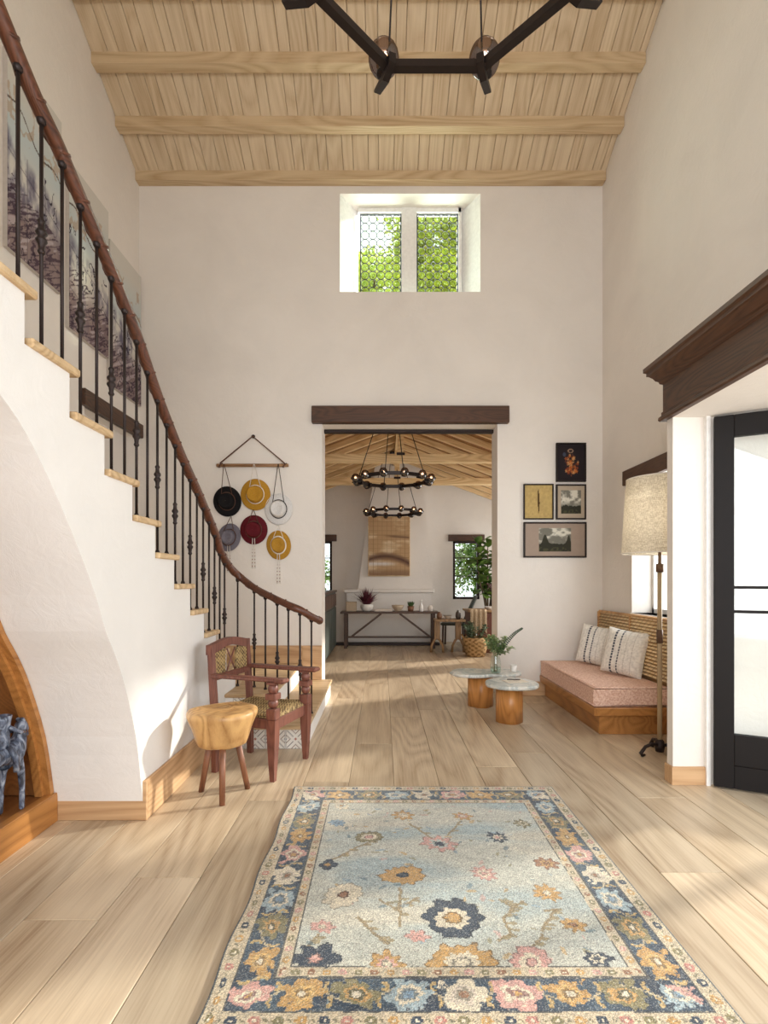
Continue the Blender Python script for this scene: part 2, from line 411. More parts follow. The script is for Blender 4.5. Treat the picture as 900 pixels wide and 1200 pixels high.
for k in range(8):
    yb = 5.735-.43*k
    for s_,yy in ((1,yb),(-1,2*RIDGE_Y-yb)):
        if k==0 and s_==-1: continue
        m = MB().box((XL,-.05 if k else -.05,-.075),(XR,.05 if k else .045,.06),.003)
        link('ceiling_beam', m.mesh('ceiling_beam', M_beam), ceiling, (0,yy,slope(yy)), (0,0,0))
MB().box((XL,RIDGE_Y-.09,slope(RIDGE_Y)-.22),(XR,RIDGE_Y+.09,slope(RIDGE_Y)+.04),.006).build('ridge_beam', M_beam, ceiling)

# high window: splayed reveals, mullion and two leaded lights
hw = MB()
hw.prism([(-.48,YB),(-.285,YB+TH),(-.48,YB+TH)],2,HIGH[2],HIGH[3]); hw.prism([(1.108,YB),(1.108,YB+TH),(.925,YB+TH)],2,HIGH[2],HIGH[3])
hw.box((.226,5.99,HIGH[2]),(.402,YB+TH,HIGH[3]))
win1 = struct('window_1', hw, M_trim)
M_came = plain('lead_came', (44,47,48), .5, .4); M_round = glass('bullseye_glass', (.90,.97,.86), .06, .1)
rd = MB(); rd.lathe([(.046,-.002),(.046,.002)], 14, M=Matrix.Rotation(PI/2,4,'X')); rd.lathe([(.008,.0),(.012,.004),(.006,.006)], 8, M=Matrix.Rotation(PI/2,4,'X'))
rdm = rd.mesh('roundel', M_round)
for x0 in (-.262, .405):
    x1 = x0+.488; y = 6.045; z0, z1 = HIGH[2], 5.62
    fm = MB()
    for a,b in (((x0,y-.015,z0),(x0+.012,y+.015,z1)),((x1-.012,y-.015,z0),(x1,y+.015,z1)),((x0,y-.015,z1-.012),(x1,y+.015,z1)),((x0,y-.015,z0),(x1,y+.015,z0+.012))): fm.box(a,b)
    wf = fm.build('window_frame', M_came, win1)
    cm_ = MB()
    n = 11; d = (z1-z0-.02)/n; dx = (x1-x0-.024)/5
    for i in range(5):
        for k in range(n):
            cx, cz = x0+.012+dx*(i+.5), z0+.01+d*(k+.5)
            cm_.tube([(cx+.047*math.cos(a*PI/8), y, cz+.0475*math.sin(a*PI/8)) for a in range(16)], (.0048), 4, closed=True)
            link('roundel', rdm, wf, (cx,y,cz))
    cm_.build('lead_came', M_came, wf, kind='stuff')
MB().box((-.285,6.0,5.615),(.925,YB+TH,HIGH[3])).box((.893,6.0,HIGH[2]),(.93,YB+TH,HIGH[3])).build('window_head', M_trim, win1)

# dark oak lintels
def lintel(name, a, b, mat, label=None):
    o = MB().box(a,b,.006).build(name, mat); o['kind']='structure'; return o
lintel('trim_1', (-.79,YB-.07,3.063), (1.42,YB+.02,3.25), M_walnut)
lintel('trim_2', (-.69,YB+.20,3.025), (1.31,YB+.27,3.062), M_iron)
lintel('trim_3', (XL-.02,4.65,2.90), (XL+.05,YB,3.05), M_walnuty)
lintel('trim_4', (XR-.035,3.6,2.262), (XR+.02,5.235,2.41), M_walnuty)

# baseboards
def bb(name, a, b, mat): o = MB().box(a,b,.004).build(name, mat); o['kind']='structure'
bb('baseboard_back', (XL,YB-.02,.365), (-.9,YB,.565), M_basex)
bb('baseboard_back_low', (-.9,YB-.02,.1825), (-.68,YB,.565), M_basex)
bb('baseboard_right', (XR-.02,3.34,0), (XR,YB,.16), M_base)
bb('baseboard_rear', (1.30,YB-.02,0), (XR,YB,.16), M_basex)

# entry surround: stub wall, header box, cornice
en = MB().box((XJ,3.26,0),(XR+.3,3.325,2.70)).box((XJ,-.62,2.338),(XR+.3,3.26,2.70)).box((XJ,-.62,0),(XR+.3,-.55,2.34))
entry = struct('wall_entry', en, M_wall)
MB().box((XJ-.012,3.248,0),(2.066,3.337,.115),.003).build('baseboard', M_basex, entry)
MB().box((2.05,3.235,0),(2.075,3.262,2.338)).build('door_stop', M_trim, entry)
prof = [(0,2.42),(0,2.338),(-.045,2.338),(-.055,2.348),(-.052,2.365),(-.035,2.375),(-.035,2.395),(-.025,2.40),(-.025,2.575),(-.045,2.585),(-.052,2.60),(-.07,2.61),(-.085,2.63),(-.11,2.65),(-.125,2.655),(-.125,2.675),(-.145,2.685),(-.145,2.71),(0,2.71)]
cn = MB(); y_far = 3.325
# swept along the front, mitred return at the far end
rows = []
prof = [(d*.72,z) for d,z in prof]
for (d,z) in prof: rows.append([(XJ+d,-.6,z),(XJ+d,y_far-d,z),(XR,y_far-d,z)])
n = len(rows)
cn.add([p for r in rows for p in r], [(3*i+k,3*((i+1)%n)+k,3*((i+1)%n)+k+1,3*i+k+1) for i in range(n) for k in (0,1)])
cn.build('cornice', M_walnuty, entry)

# entry door leaf, ajar outward
th = math.atan2(-.44,.84); hx, hy = 2.088, 3.225
dr = link('door_1', None, None, (hx,hy,.012), (0,0,th), 'structure')
DW, DH = .98, 2.312
dm = MB().box((0,-.022,0),(.105,.022,DH),.003).box((DW-.105,-.022,0),(DW,.022,DH),.003).box((.105,-.022,DH-.135),(DW-.105,.022,DH),.003).box((.105,-.022,.145),(DW-.105,.022,.335),.003).box((.105,-.019,0),(DW-.105,.019,.143),.003)
dm.build('door_frame', M_doorp, dr)
MB().box((.105,-.004,.335),(DW-.105,.004,DH-.135)).build('glass_pane', M_glass, dr)
for z in (1.085,1.235): MB().box((.105,-.014,z),(DW-.105,.014,z+.018),.002).build('glazing_bar', M_doorp, dr)
MB().tube([(DW-.05,-.02,1.0),(DW-.05,-.07,1.0),(DW-.16,-.07,1.0)],.009,8).build('door_handle', M_iron, dr)
# porch
pg = MB().box((XR+.3,-3,-.06),(9,8,-.02)); struct('ground', pg, plain('pale_paving',(226,222,214),.8,0,.05))
struct('garden_wall', MB().box((5.6,-3,0),(5.85,9,1.25)).box((5.55,-3,1.25),(5.9,9,1.32)), M_wall)

# bay window on the right wall
w2 = struct('window_2', MB().box((XR+.2,3.9,.976),(XR+.25,3.94,2.30)).box((XR+.2,5.06,.976),(XR+.25,5.10,2.30)).box((XR+.2,3.9,.976),(XR+.25,5.1,1.02)).box((XR+.2,3.9,2.26),(XR+.25,5.1,2.30)).box((XR+.2,4.48,1.02),(XR+.25,4.52,2.26)), M_trim)
for a,b in ((3.94,4.48),(4.52,5.06)): MB().box((XR+.215,a,1.02),(XR+.225,b,2.26)).build('pane', M_glass, w2)
MB().box((XR-.01,3.88,.95),(XR+.2,5.12,.976),.004).build('window_sill', M_trim, w2)

# ------------------------------------------------------------------ staircase
RI, RU, DF5 = .1825, .2665, 4.01
XS = -1.295
def dfar(k): return DF5-(k-5)*RU
KMAX = 22
arch = [(2.786,0),(2.757,.165),(2.69,.48),(2.573,.773),(2.491,.885+.04),(2.40,1.06),(2.312,1.234),(2.182,1.435),(2.033,1.639),(1.866,1.829),(1.729,1.934),(1.55,2.04),(1.35,2.13),(1.1,2.19),(.85,2.20),(.6,2.15),(.35,2.04),(.1,1.86),(-.12,1.6),(-.3,1.3),(-.42,.95),(-.5,.5),(-.52,0)]
def catm(P, k=4):
    out = []
    for i in range(len(P)-1):
        p0=P[max(i-1,0)];p1=P[i];p2=P[i+1];p3=P[min(i+2,len(P)-1)]
        for j in range(k):
            t=j/k; out.append(tuple(.5*((2*b)+(-a+c)*t+(2*a-5*b+4*c-d)*t*t+(-a+3*b-3*c+d)*t**3) for a,b,c,d in zip(p0,p1,p2,p3)))
    out.append(tuple(P[-1])); return out
arch_s = catm(arch,3)
ybk = dfar(KMAX)
poly = [(ybk,0)]+arch_s[::-1]+[(dfar(3)-.02,0)]
for k in range(3,KMAX):
    poly += [(dfar(k)-.025,(k)*RI-.034),(dfar(k+1)-.025,k*RI-.034)]
poly += [(ybk,(KMAX-1)*RI-.034)]
stair = thing('staircase', 'white plastered staircase with pale oak treads rising over a low arch', 'staircase', (-2.0,3.0,0), world=True)
ps = MB().prism(poly,0,XL,XS); ps.build('side_wall', M_wallL, stair)
tm = MB().box((0,0,0),(XS+.018-XL,RU+.03,.034),.006).mesh('tread', M_tread)
for k in range(3,KMAX): link('tread', tm, stair, (XL+2.0,dfar(k+1)-.004-3.0,k*RI-.034))
# two lowest steps face the room
MB().box((XS,3.955,0),(-.585,YB,RI-.03)).build('plinth', M_wallL, stair)
MB().box((XL,4.225,RI-.03),(-.915,YB,2*RI-.03)).build('plinth', M_wallL, stair)
MB().box((XS-.05,3.925,RI-.03),(-.565,YB-.0,RI),.006).build('tread', M_tread, stair)
MB().box((XS,4.195,2*RI-.03),(-.9,YB,2*RI),.006).box((XL,4.51,2*RI-.03),(XS,YB,2*RI),.002).build('tread', M_tread, stair)
def tilecol(u,v):
    a = u*2-1; b = v*2-1; c = np.stack([np.full_like(u,232),np.full_like(u,228),np.full_like(u,220)],-1)
    d = np.abs(np.abs(a)-np.abs(b)); c = mixc(c,(84,80,80),((d<.09)&(np.abs(a)>.2)&(np.abs(a)<.85)).astype(float))
    for cx,cy in ((0,1),(0,-1),(1,0),(-1,0)):
        r = np.abs(a-cx)+np.abs(b-cy); c = mixc(c,(96,116,138),(r<.16).astype(float)); c = mixc(c,(120,92,80),((r>.42)&(r<.5)).astype(float))
    r = np.hypot(a,b); c = mixc(c,(170,96,70),(r<.1).astype(float)); c = mixc(c,(150,146,140),(np.maximum(abs(a),abs(b))>.96).astype(float)); return c
tw = .1525
tme = grid_mesh('tile', 22, 22, lambda u,v: (u*tw, u*0, v*tw), tilecol, vcol('glazed_tile', .25))
r1 = MB().box((XS,3.947,0),(-.585,3.955,RI-.03)).build('riser', M_trim, stair)
for k in range(4): link('tile', tme, r1, (-.592-tw*(k+1)+2.0-.003*k, 3.945-3.0, .0005))
r2 = MB().box((XS,4.217,RI),(-.915,4.225,2*RI-.03)).build('riser', M_trim, stair)
for k in range(2): link('tile', tme, r2, (-.922-tw*(k+1)+2.0-.003*k, 4.215-3.0, RI+.0005))
# baseboards of the stair wall
MB().box((XS,2.786,0),(XS+.02,3.945,.215),.004).build('baseboard', M_base, stair)
MB().box((-1.77,2.768,0),(XS+.02,2.788,.215),.003).build('baseboard', M_basex, stair)

# railing
rail_pts = [(-1.33,1.33*600/(448-x),EYE+(680-y)*(1.33/(448-x))) for x,y in ((33,97),(67,170),(100,247),(127,310),(160,393),(187,470),(213,535),(233,579),(253,627))]
p0 = Vector(rail_pts[0]); dd = Vector((0,-1,.70))
head = [tuple(p0+dd*s) for s in (2.2,1.7,1.2,.8,.4)]
rail_pts = head+rail_pts+[(-1.325,4.2,1.535),(-1.32,4.42,1.42),(-1.26,4.535,1.33),(-1.12,4.48,1.233),(-1.0,4.38,1.183),(-.88,4.29,1.136),(-.775,4.225,1.096),(-.675,4.20,1.058),(-.60,4.28,1.0),(-.54,4.40,.954)]
rs_ = catm(rail_pts,5)
railing = thing('stair_railing', 'curving carved wooden handrail on thin dark iron balusters along the stairs', 'railing', (-1.33,3.2,0), world=True)
MB().tube([tuple(Vector(p)) for p in rs_], .029, 10, flat=1.15).ball(rs_[-1],.034).build('handrail', M_rail, railing)
# carved rope ridges on the handrail
rg = MB()
L = 0; acc = []
for i in range(len(rs_)-1):
    a,b = Vector(rs_[i]),Vector(rs_[i+1]); n_ = max(1,int((b-a).length/.012))
    for q in range(n_): acc.append(a.lerp(b,q/n_))
rg.tube([acc[i]+Vector((math.cos(i*.5)*.029,0,math.sin(i*.5)*.030)) for i in range(0,len(acc))], .007, 5).build('rope_carving', M_rail, railing, kind='stuff')
def railz(y):
    for a,b in zip(rs_,rs_[1:]):
        if (a[1]-y)*(b[1]-y) <= 0 and a[0] < -1.3: return a[2]+(b[2]-a[2])*((y-a[1])/(b[1]-a[1]+1e-9))
    return rs_[-1][2]
def treadz(y):
    for k in range(KMAX,2,-1):
        if y < dfar(k): return k*RI
    return 2*RI
bal = []
for i in range(-13,20):
    y = 1.869+.1288*i
    bal.append((-1.33,y,treadz(y),railz(y), i%2==1))
bal += [(-1.28,4.53,.365,1.335,False),(-1.12,4.48,.365,1.233,True),(-1.0,4.38,.365,1.183,False),(-.88,4.29,.1825,1.136,True),(-.775,4.225,.1825,1.096,False),(-.675,4.20,.1825,1.058,True),(-.595,4.30,.1825,.995,False)]
for (x,y,z0,z1,kn) in bal:
    m = MB().tube([(0,0,0),(0,0,z1-z0-.01)], .0078, 6).lathe([(.015,0),(.015,.006),(.009,.02)],8).lathe([(.010,z1-z0-.05),(.017,z1-z0-.04),(.017,z1-z0-.015)],8)
    b_ = link('baluster', m.mesh('baluster', M_iron), railing, (x+1.33,y-3.2,z0))
    if kn:
        zk = .45 if z1-z0>.9 else .40
        MB().lathe([(.009,-.07),(.015,-.06),(.011,-.05),(.013,-.03),(.021,-.018),(.021,-.012),(.012,0),(.021,.012),(.021,.018),(.013,.03),(.011,.05),(.015,.06),(.009,.07)],8,(0,0,zk)).build('knuckle', M_iron, b_)

# arched niche cabinet beneath the stairs
cab = thing('arched_niche_cabinet', 'honey oak cabinet filling the arch under the stairs', 'cabinet', (-1.77,1.2,0), world=True)
inn = [(max(min(y,2.762),-.50)-(.0),z) for y,z in arch_s]
cx = 1.15
def inset(P, d):
    out = []
    for i,(y,z) in enumerate(P):
        a = Vector(P[max(i-1,0)]); b = Vector(P[min(i+1,len(P)-1)]); t_ = (b-a).normalized(); out.append((y-t_.y*d, z+t_.x*d*1.0 if False else z-(-t_.x)*d))
    return out
A0 = [(y-.004,z-.003) for y,z in arch_s if z>.14]; A1 = inset(A0,.045); A2 = inset(A0,.028)
def band(P,Q,x0,x1,m):
    n=len(P); vs=[(x0,y,z) for y,z in P]+[(x0,y,z) for y,z in Q]+[(x1,y,z) for y,z in P]+[(x1,y,z) for y,z in Q]
    fs=[]
    for i in range(n-1): fs += [(i,i+1,n+i+1,n+i),(2*n+i,3*n+i,3*n+i+1,2*n+i+1),(i,2*n+i,2*n+i+1,i+1),(n+i,n+i+1,3*n+i+1,3*n+i)]
    return m.add(vs,fs)
band(A0,A1,-1.80,-1.84,MB()).build('arch_frame', M_cabw, cab)
band(A0,A2,-1.765,-1.80,MB()).build('outer_arch_frame', M_cabw, cab)
band(A0,inset(A0,.03),-1.84,-2.30,MB()).build('lining', M_cabd, cab)
MB().prism([(y,z) for y,z in A0],0,-2.32,-2.30).build('back_panel', M_cabd, cab)
MB().box((-2.30,-.49,.12),(-1.80,2.755,.152),.003).build('shelf', M_cabd, cab)
MB().box((-1.80,-.50,0),(-1.752,2.766,.157),.003).build('plinth', M_cabw, cab)

# ------------------------------------------------------------------ far room shell
w_far = wall('wall_far', 1, YFB, YFB+.25, XFL-.1, XFR+.1, 0, 4.2, [(1.49,2.05,.90,2.13),(-1.78,-1.06,.90,2.13)], M_far)
wall('wall_far_left', 0, XFL-.2, XFL, YB+TH, YFB, 0, 2.9, [], M_far)
wall('wall_far_right', 0, XFR, XFR+.2, YB+TH, YFB, 0, 2.9, [(7.0,8.3,.75,2.25),(8.9,10.2,.75,2.25)], M_far)
RX, RZ, FS = .27, 3.80, .37
fc = MB()
for s_ in (-1,1):
    xe = XFL-.1 if s_<0 else XFR+.1; ze = RZ-FS*abs(xe-RX)
    fc.prism([(RX,RZ+.03),(xe,ze+.03),(xe,ze+.12),(RX,RZ+.12)],1,YB+TH,YFB+.1)
fceil = struct('ceiling_far', fc, M_pine)
fang = math.atan(FS)
for s_ in (-1,1):
    # pine boards across the rafters
    nb = 22; hw_ = 3.35
    me = MB().box((0.002,YB+TH,0),(hw_/nb-.002,YFB,.02),.003).mesh('ceiling_board', M_pine)
    for k in range(nb):
        xx = hw_/nb*k
        o = link('ceiling_board', me, fceil, (RX+s_*xx*math.cos(fang),0,RZ-xx*math.sin(fang)+.004), (0,fang if s_>0 else PI-fang,0))
        if s_<0: o.location.z += .02
    me = MB().box((.02,-.03,-.085),(3.35,.03,0),.003).mesh('rafter', M_rafter)
    for k in range(11):
        y = 6.22+.44*k
        o = link('rafter', me, fceil, (RX,y,RZ), (0,fang if s_>0 else -fang,0 if s_>0 else 0))
        if s_<0: o.rotation_euler=(0,fang,PI)
MB().box((RX-.045,YB+TH,RZ-.16),(RX+.045,YFB,RZ),.004).build('ridge_beam', M_rafter, fceil)
for y in (7.55, 9.3):
    MB().box((XFL,y-.06,3.03),(XFR,y+.06,3.15),.005).build('tie_beam', M_rafter, fceil)
    MB().box((RX-.045,y-.05,3.15),(RX+.045,y+.05,RZ),.004).build('king_post', M_rafter, fceil)
    MB().box((RX-.06,y-.065,3.13),(RX+.06,y+.065,3.17),.002).build('iron_strap', M_iron, fceil)
# hood of the fireplace
hd = MB()
hd.prism([(-.10,4.0),(.78,4.0),(1.04,1.12),(-.50,1.12)],1,10.5,YFB)
hood = struct('chimney_breast', hd, M_far)
MB().box((-.78,10.32,1.05),(1.05,YFB,1.12),.01).build('mantel_shelf', M_far, hood)
MB().box((-.72,10.38,0),(1.0,YFB,1.05)).build('fireplace_block', M_far, hood)
MB().box((-.95,10.2,0),(1.15,10.38,.05),.004).build('hearth', M_iron, hood)
def farwin(name,x0,x1,z0,z1,nz=3):
    m = MB(); y0,y1 = YFB+.02,YFB+.1; f=.05
    m.box((x0,y0,z0),(x0+f,y1,z1)).box((x1-f,y0,z0),(x1,y1,z1)).box((x0,y0,z0),(x1,y1,z0+f)).box((x0,y0,z1-f),(x1,y1,z1))
    o = struct(name, m, M_iron)
    for k in (1,2): MB().box((x0+f,y0+.02,z0+(z1-z0)*(.08+.31*k)),(x1-f,y1-.02,z0+(z1-z0)*(.08+.31*k)+.02)).build('muntin', M_iron, o)
    MB().box((x0+f,y0+.035,z0+f),(x1-f,y0+.042,z1-f)).build('pane', M_glass, o)
    MB().box((x0-.1,YFB-.05,z1-.01),(x1+.1,YFB+.02,z1+.13),.004).build('lintel', M_walnut, o)
farwin('window_3',1.49,2.05,.90,2.13); farwin('window_4',-1.78,-1.06,.90,2.13)

#PART2

# ================================================================== furniture and things of the hall
# ------------------------------------------------------------------ rug
RX0, RX1, RY0, RY1 = -.547, 1.06, 1.46, 3.20
NAVY=(32,50,70); CREAM=(216,202,172); GOLD=(196,148,76); PINK=(206,150,136); BLUE=(120,150,172); TEAL=(78,108,122); BROWN=(150,98,62); OLIVE=(128,118,74); FIELD=(176,184,176)
def fl_pt(px,py):
    d = EYE*F/(py-VY); return (px-VX)*d/F, d
motifs = []          # px, py on the photo's floor, radius m, petals, outer colour, inner colour, core colour
for a in [(531,1080,.115,10,NAVY,CREAM,GOLD),(472,1029,.085,12,GOLD,GOLD,NAVY),(515,992,.085,8,PINK,FIELD,NAVY),(567,1027,.06,9,PINK,CREAM,PINK),
          (641,1050,.062,9,GOLD,GOLD,CREAM),(640,1015,.06,7,BROWN,GOLD,BROWN),(583,984,.055,9,NAVY,CREAM,PINK),(433,984,.065,12,OLIVE,CREAM,PINK),
          (402,1052,.085,10,CREAM,CREAM,BROWN),(384,1017,.05,4,NAVY,NAVY,GOLD),(395,967,.045,8,BLUE,BLUE,BLUE),(472,958,.06,8,GOLD,CREAM,CREAM),(542,959,.05,7,GOLD,PINK,CREAM),
          (378,1090,.045,7,PINK,PINK,CREAM),(672,1088,.045,7,GOLD,GOLD,BROWN),(490,1102,.04,6,PINK,PINK,PINK),(541,1133,.105,12,GOLD,CREAM,CREAM),(622,1131,.07,10,PINK,CREAM,PINK),
          (455,1134,.06,8,GOLD,PINK,CREAM),(368,1128,.085,6,NAVY,NAVY,PINK),(700,1128,.05,6,NAVY,CREAM,NAVY),(612,968,.05,8,OLIVE,CREAM,OLIVE),(400,947,.05,8,CREAM,FIELD,GOLD),(505,940,.05,8,CREAM,CREAM,GOLD)]:
    x,y = fl_pt(a[0],a[1]); motifs.append((x,y)+a[2:])
vines = [[(468,1045),(468,1090)],[(468,1072),(445,1058)],[(468,1068),(490,1056)],[(600,1068),(590,1080),(600,1100),(583,1106)],[(600,1066),(585,1058)],[(612,1060),(598,1072)],[(420,1078),(440,1100),(455,1110)],
         [(392,1010),(420,995),(440,988)],[(640,1072),(652,1070),(640,1085),(636,1096)],[(480,968),(505,985)],[(540,965),(525,982)],[(636,1100),(622,1115)],[(372,1100),(362,1112)]]
def rugcol(u,v):
    X = RX0+(RX1-RX0)*u; Y = RY0+(RY1-RY0)*v; W_, H_ = RX1-RX0, RY1-RY0
    j1 = fbm(u*40,v*44,3,5)-.5; j2 = fbm(u*40+9,v*44+3,3,9)-.5
    kq = .0062; X = np.round(X/kq)*kq; Y = np.round(Y/kq)*kq; Xj = X+j1*.016; Yj = Y+j2*.016
    n = fbm(u*3,v*9,4,1); n2 = fbm(u*2.2,v*14,4,2)
    c = np.empty(u.shape+(3,)); c[...] = (190,190,174)
    c = mixc(c,(148,170,176),np.clip((n-.46)*5,0,1)*.75*np.clip((Y-1.75)*1.2+.35,.2,1)); c = mixc(c,(206,196,172),np.clip((n2-.5)*5,0,1)*.7)
    for v_ in vines:
        pts = [fl_pt(*p) for p in v_]
        for (ax,ay),(bx,by) in zip(pts,pts[1:]):
            L2 = (bx-ax)**2+(by-ay)**2; t_ = np.clip(((Xj-ax)*(bx-ax)+(Yj-ay)*(by-ay))/L2,0,1)
            d = np.hypot(Xj-ax-t_*(bx-ax), Yj-ay-t_*(by-ay)); c = mixc(c,(146,122,78),(d<.0065).astype(float)*.85)
            for q in (.3,.7):
                cx_,cy_ = ax+q*(bx-ax)+.02, ay+q*(by-ay)
                c = mixc(c,(150,130,84),(((Xj-cx_)/.018)**2+((Yj-cy_)/.009)**2<1).astype(float)*.8)
    rs = np.random.RandomState(7)
    for k in range(110):       # small scattered sprigs on the field
        cx_,cy_ = rs.uniform(RX0+.28,RX1-.28), rs.uniform(RY0+.28,RY1-.28); a = rs.rand()*PI; r = rs.uniform(.01,.024); colr=[OLIVE,PINK,BLUE,GOLD,TEAL][rs.randint(5)]
        dx,dy = Xj-cx_,Yj-cy_; p = dx*np.cos(a)+dy*np.sin(a); q = -dx*np.sin(a)+dy*np.cos(a)
        c = mixc(c,colr,((p/r)**2+(q/(r*.4))**2<1).astype(float)*.6)
    def flower(c,cx,cy,r,n_,co,ci,ck,jx=None,jy=None,sx=1.25):
        dx = ((jx if jx is not None else Xj)-cx)/sx; dy = (jy if jy is not None else Yj)-cy; rr = np.hypot(dx,dy); th = np.arctan2(dy,dx)
        e = r*((.62 if n_<10 else .84)+(.38 if n_<10 else .16)*np.abs(np.cos(th*n_/2))**1.6+.10*np.cos(2*th+n_))*(1+.5*j1)
        c = mixc(c,tuple(x*.62 for x in co),(rr<e*1.07).astype(float)); c = mixc(c,co,(rr<e).astype(float)); c = mixc(c,ci,(rr<e*.58).astype(float))
        c = mixc(c,tuple(x*.6 for x in ck),(rr<e*.34).astype(float)); return mixc(c,ck,(rr<e*.26).astype(float))
    for (x,y,r,n_,a,b,k) in motifs: c = flower(c,x,y,r*.9,n_,a,b,k,sx=1.12)
    # borders by distance from the edge
    d = np.minimum.reduce([X-RX0, RX1-X, Y-RY0, RY1-Y])
    horiz = np.minimum(Y-RY0,RY1-Y) < np.minimum(X-RX0,RX1-X)
    s_ = np.where(horiz, X, Y+.37)
    cr = (198,180,146)
    c = mixc(c,cr,(d<.243).astype(float))
    # inner guard
    dj = d+j1*.006; sj = s_+j2*.01
    ph = (sj/.052)%1; k_ = np.floor(sj/.052).astype(int)%4
    for i_,cc in enumerate((GOLD,PINK,OLIVE,BROWN)):
        c = mixc(c,cc,((np.hypot((ph-.5)*.052/1.3,dj-.2205)<.0115)&(k_==i_)).astype(float))
        c = mixc(c,CREAM,((np.hypot((ph-.5)*.052,dj-.2205)<.0045)).astype(float))
    # navy main band with flowers and scrolls
    nb_ = (d>.067)&(d<.196); nav = mixc(np.broadcast_to(np.array(NAVY,float),c.shape).copy(),(70,96,112),np.clip((fbm(u*12,v*12,3,11)-.45)*4,0,1)*.6)
    c = np.where(nb_[...,None],nav,c)
    per = .168; k_ = np.floor(s_/per).astype(int); ph = (sj/per)%1
    m2 = nb_.astype(float)
    wav = np.abs((dj-.1315)-.034*np.sin(2*PI*sj/(per*2)))<.004; c = mixc(c,(186,170,134),wav*m2)
    cols = [(CREAM,(206,190,168),BROWN),(GOLD,(216,172,96),CREAM),((150,170,176),CREAM,BLUE),(PINK,CREAM,GOLD),(OLIVE,GOLD,CREAM)]
    rr0 = np.hypot((ph-.5)*per/1.22,dj-.1315); th = np.arctan2(dj-.1315,(ph-.5)*per)
    for i_,(a,b,e_) in enumerate(cols):
        sel = ((k_*3+horiz*2)%5==i_)
        for q,cc in ((.06,a),(.034,b),(.022,tuple(x*.7 for x in a)),(.012,e_)):
            c = mixc(c,cc,((rr0<q*(.72+.32*np.abs(np.cos(th*(2.5+i_%3)))**.9)*(1+1.3*j1))&sel&nb_).astype(float))
    for off in (0,):
        dd_ = np.hypot(((ph+.5)%1-.5)*per/.9, (dj-.1315)-.03*np.where(k_%2==0,1,-1)); c = mixc(c,(192,160,96),((dd_<.021)&(dd_>.009)&nb_).astype(float))
        c = mixc(c,(116,140,150),((dd_<.006)&nb_).astype(float))
    # outer guard
    ph = (sj/.068)%1; k_ = np.floor(sj/.068).astype(int)%4; og = (d<.067)
    for i_,cc in enumerate((GOLD,NAVY,(188,120,104),OLIVE)):
        c = mixc(c,cc,((np.hypot((ph-.5)*.068/1.3,dj-.036)<.0145)&(k_==i_)&og).astype(float)); c = mixc(c,CREAM,((np.hypot((ph-.5)*.068,dj-.036)<.0055)&og).astype(float))
        c = mixc(c,(120,112,80),((np.abs(((ph)%1-.5)*.068+(dj-.036)*.9)>.03)&(np.abs(dj-.036)<.007)&og).astype(float)*.6)
    for e_ in (.067,.196,.243,.2): c = mixc(c,(70,70,66),(np.abs(dj-e_)<.0022).astype(float))
    c = mixc(c,(58,70,76),(d<.009).astype(float))
    sp = np.random.RandomState(3).rand(*u.shape); s2_ = np.random.RandomState(8).rand(*u.shape)      # knotted wool speckle
    c = mixc(c,(196,188,168),(s2_>.86).astype(float)*.55); c = mixc(c,(110,120,120),(s2_<.07).astype(float)*.45); g_ = c.mean(-1,keepdims=True); c = g_+(c-g_)*.86; c = c*(.70+.46*sp[...,None]); ab = fbm(u*30,v*60,2,21); return c*(.95+.12*ab[...,None])
def rugpos(u,v):
    x = RX0+(RX1-RX0)*u; y = RY0+(RY1-RY0)*v
    e = np.minimum.reduce([x-RX0,RX1-x,y-RY0,RY1-y]); z = .012-.010*np.clip(1-e/.004,0,1)
    x = x+np.where(u<.02,1,0)*.006*np.sin(v*23); return x-(RX0+RX1)/2, y-(RY0+RY1)/2, z+.0009*np.random.RandomState(5).rand(*u.shape)
rug_me = grid_mesh('rug', 560, 600, rugpos, rugcol, vcol('wool_rug',.95,.6,260,.3))
rug = link('rug', rug_me, None, ((RX0+RX1)/2,(RY0+RY1)/2,.001), (0,0,0), None, 'faded floral wool rug with a navy border on the plank floor', 'rug')

# ------------------------------------------------------------------ armchair
ch = thing('armchair', 'red-brown carved armchair with woven rush seat and back beside the stairs', 'chair', (-.853,3.60,0), math.atan2(-.327,.945))
def turned(z0):     # small turned knob profile between square blocks
    return [(.012,z0),(.026,z0+.012),(.032,z0+.03),(.026,z0+.048),(.014,z0+.06)]
for s_ in (-1,1):
    y = s_*.225
    m = MB().box((.199,y-.034,.40),(.267,y+.034,.47),.005).box((.195,y-.038,.53),(.271,y+.038,.57),.004)
    m.lathe([(.014,.20),(.026,.33),(.034,.40)],4,(.233,y,0)) if False else None
    m.tube([(.233,y,0),(.233,y,.10),(.233,y,.25),(.233,y,.40)],[.022,.030,.040,.046],4,up=(1,.0001,0))
    m.lathe([(.018,.475),(.031,.49),(.034,.505),(.031,.52),(.018,.535)],14,(.233,y,0))
    m.lathe([(.018,.565),(.030,.58),(.034,.60),(.030,.615),(.02,.632)],14,(.233,y,0)).box((.20,y-.034,.628),(.266,y+.034,.642),.003)
    m.build('front_leg', M_chair, ch)
    MB().tube([(-.225,y*.93,0),(-.232,y*.93,.42),(-.262,y*.93,.86)],[.026,.028,.026],4,up=(1,.0001,0)).build('back_leg', M_chair, ch)
    m = MB().box((-.245,y*.97-.03,.641),(.285,y*1.0+.034,.668),.008); m.box((.255,y-.045,.639),(.335,y+.045,.668),.012)
    m.build('armrest', M_chair, ch)
    MB().box((-.22,y-.014,.335),(.21,y+.014,.40),.004).build('side_rail', M_chair, ch)
MB().box((.215,-.21,.325),(.245,.21,.395),.004).build('front_rail', M_chair, ch)
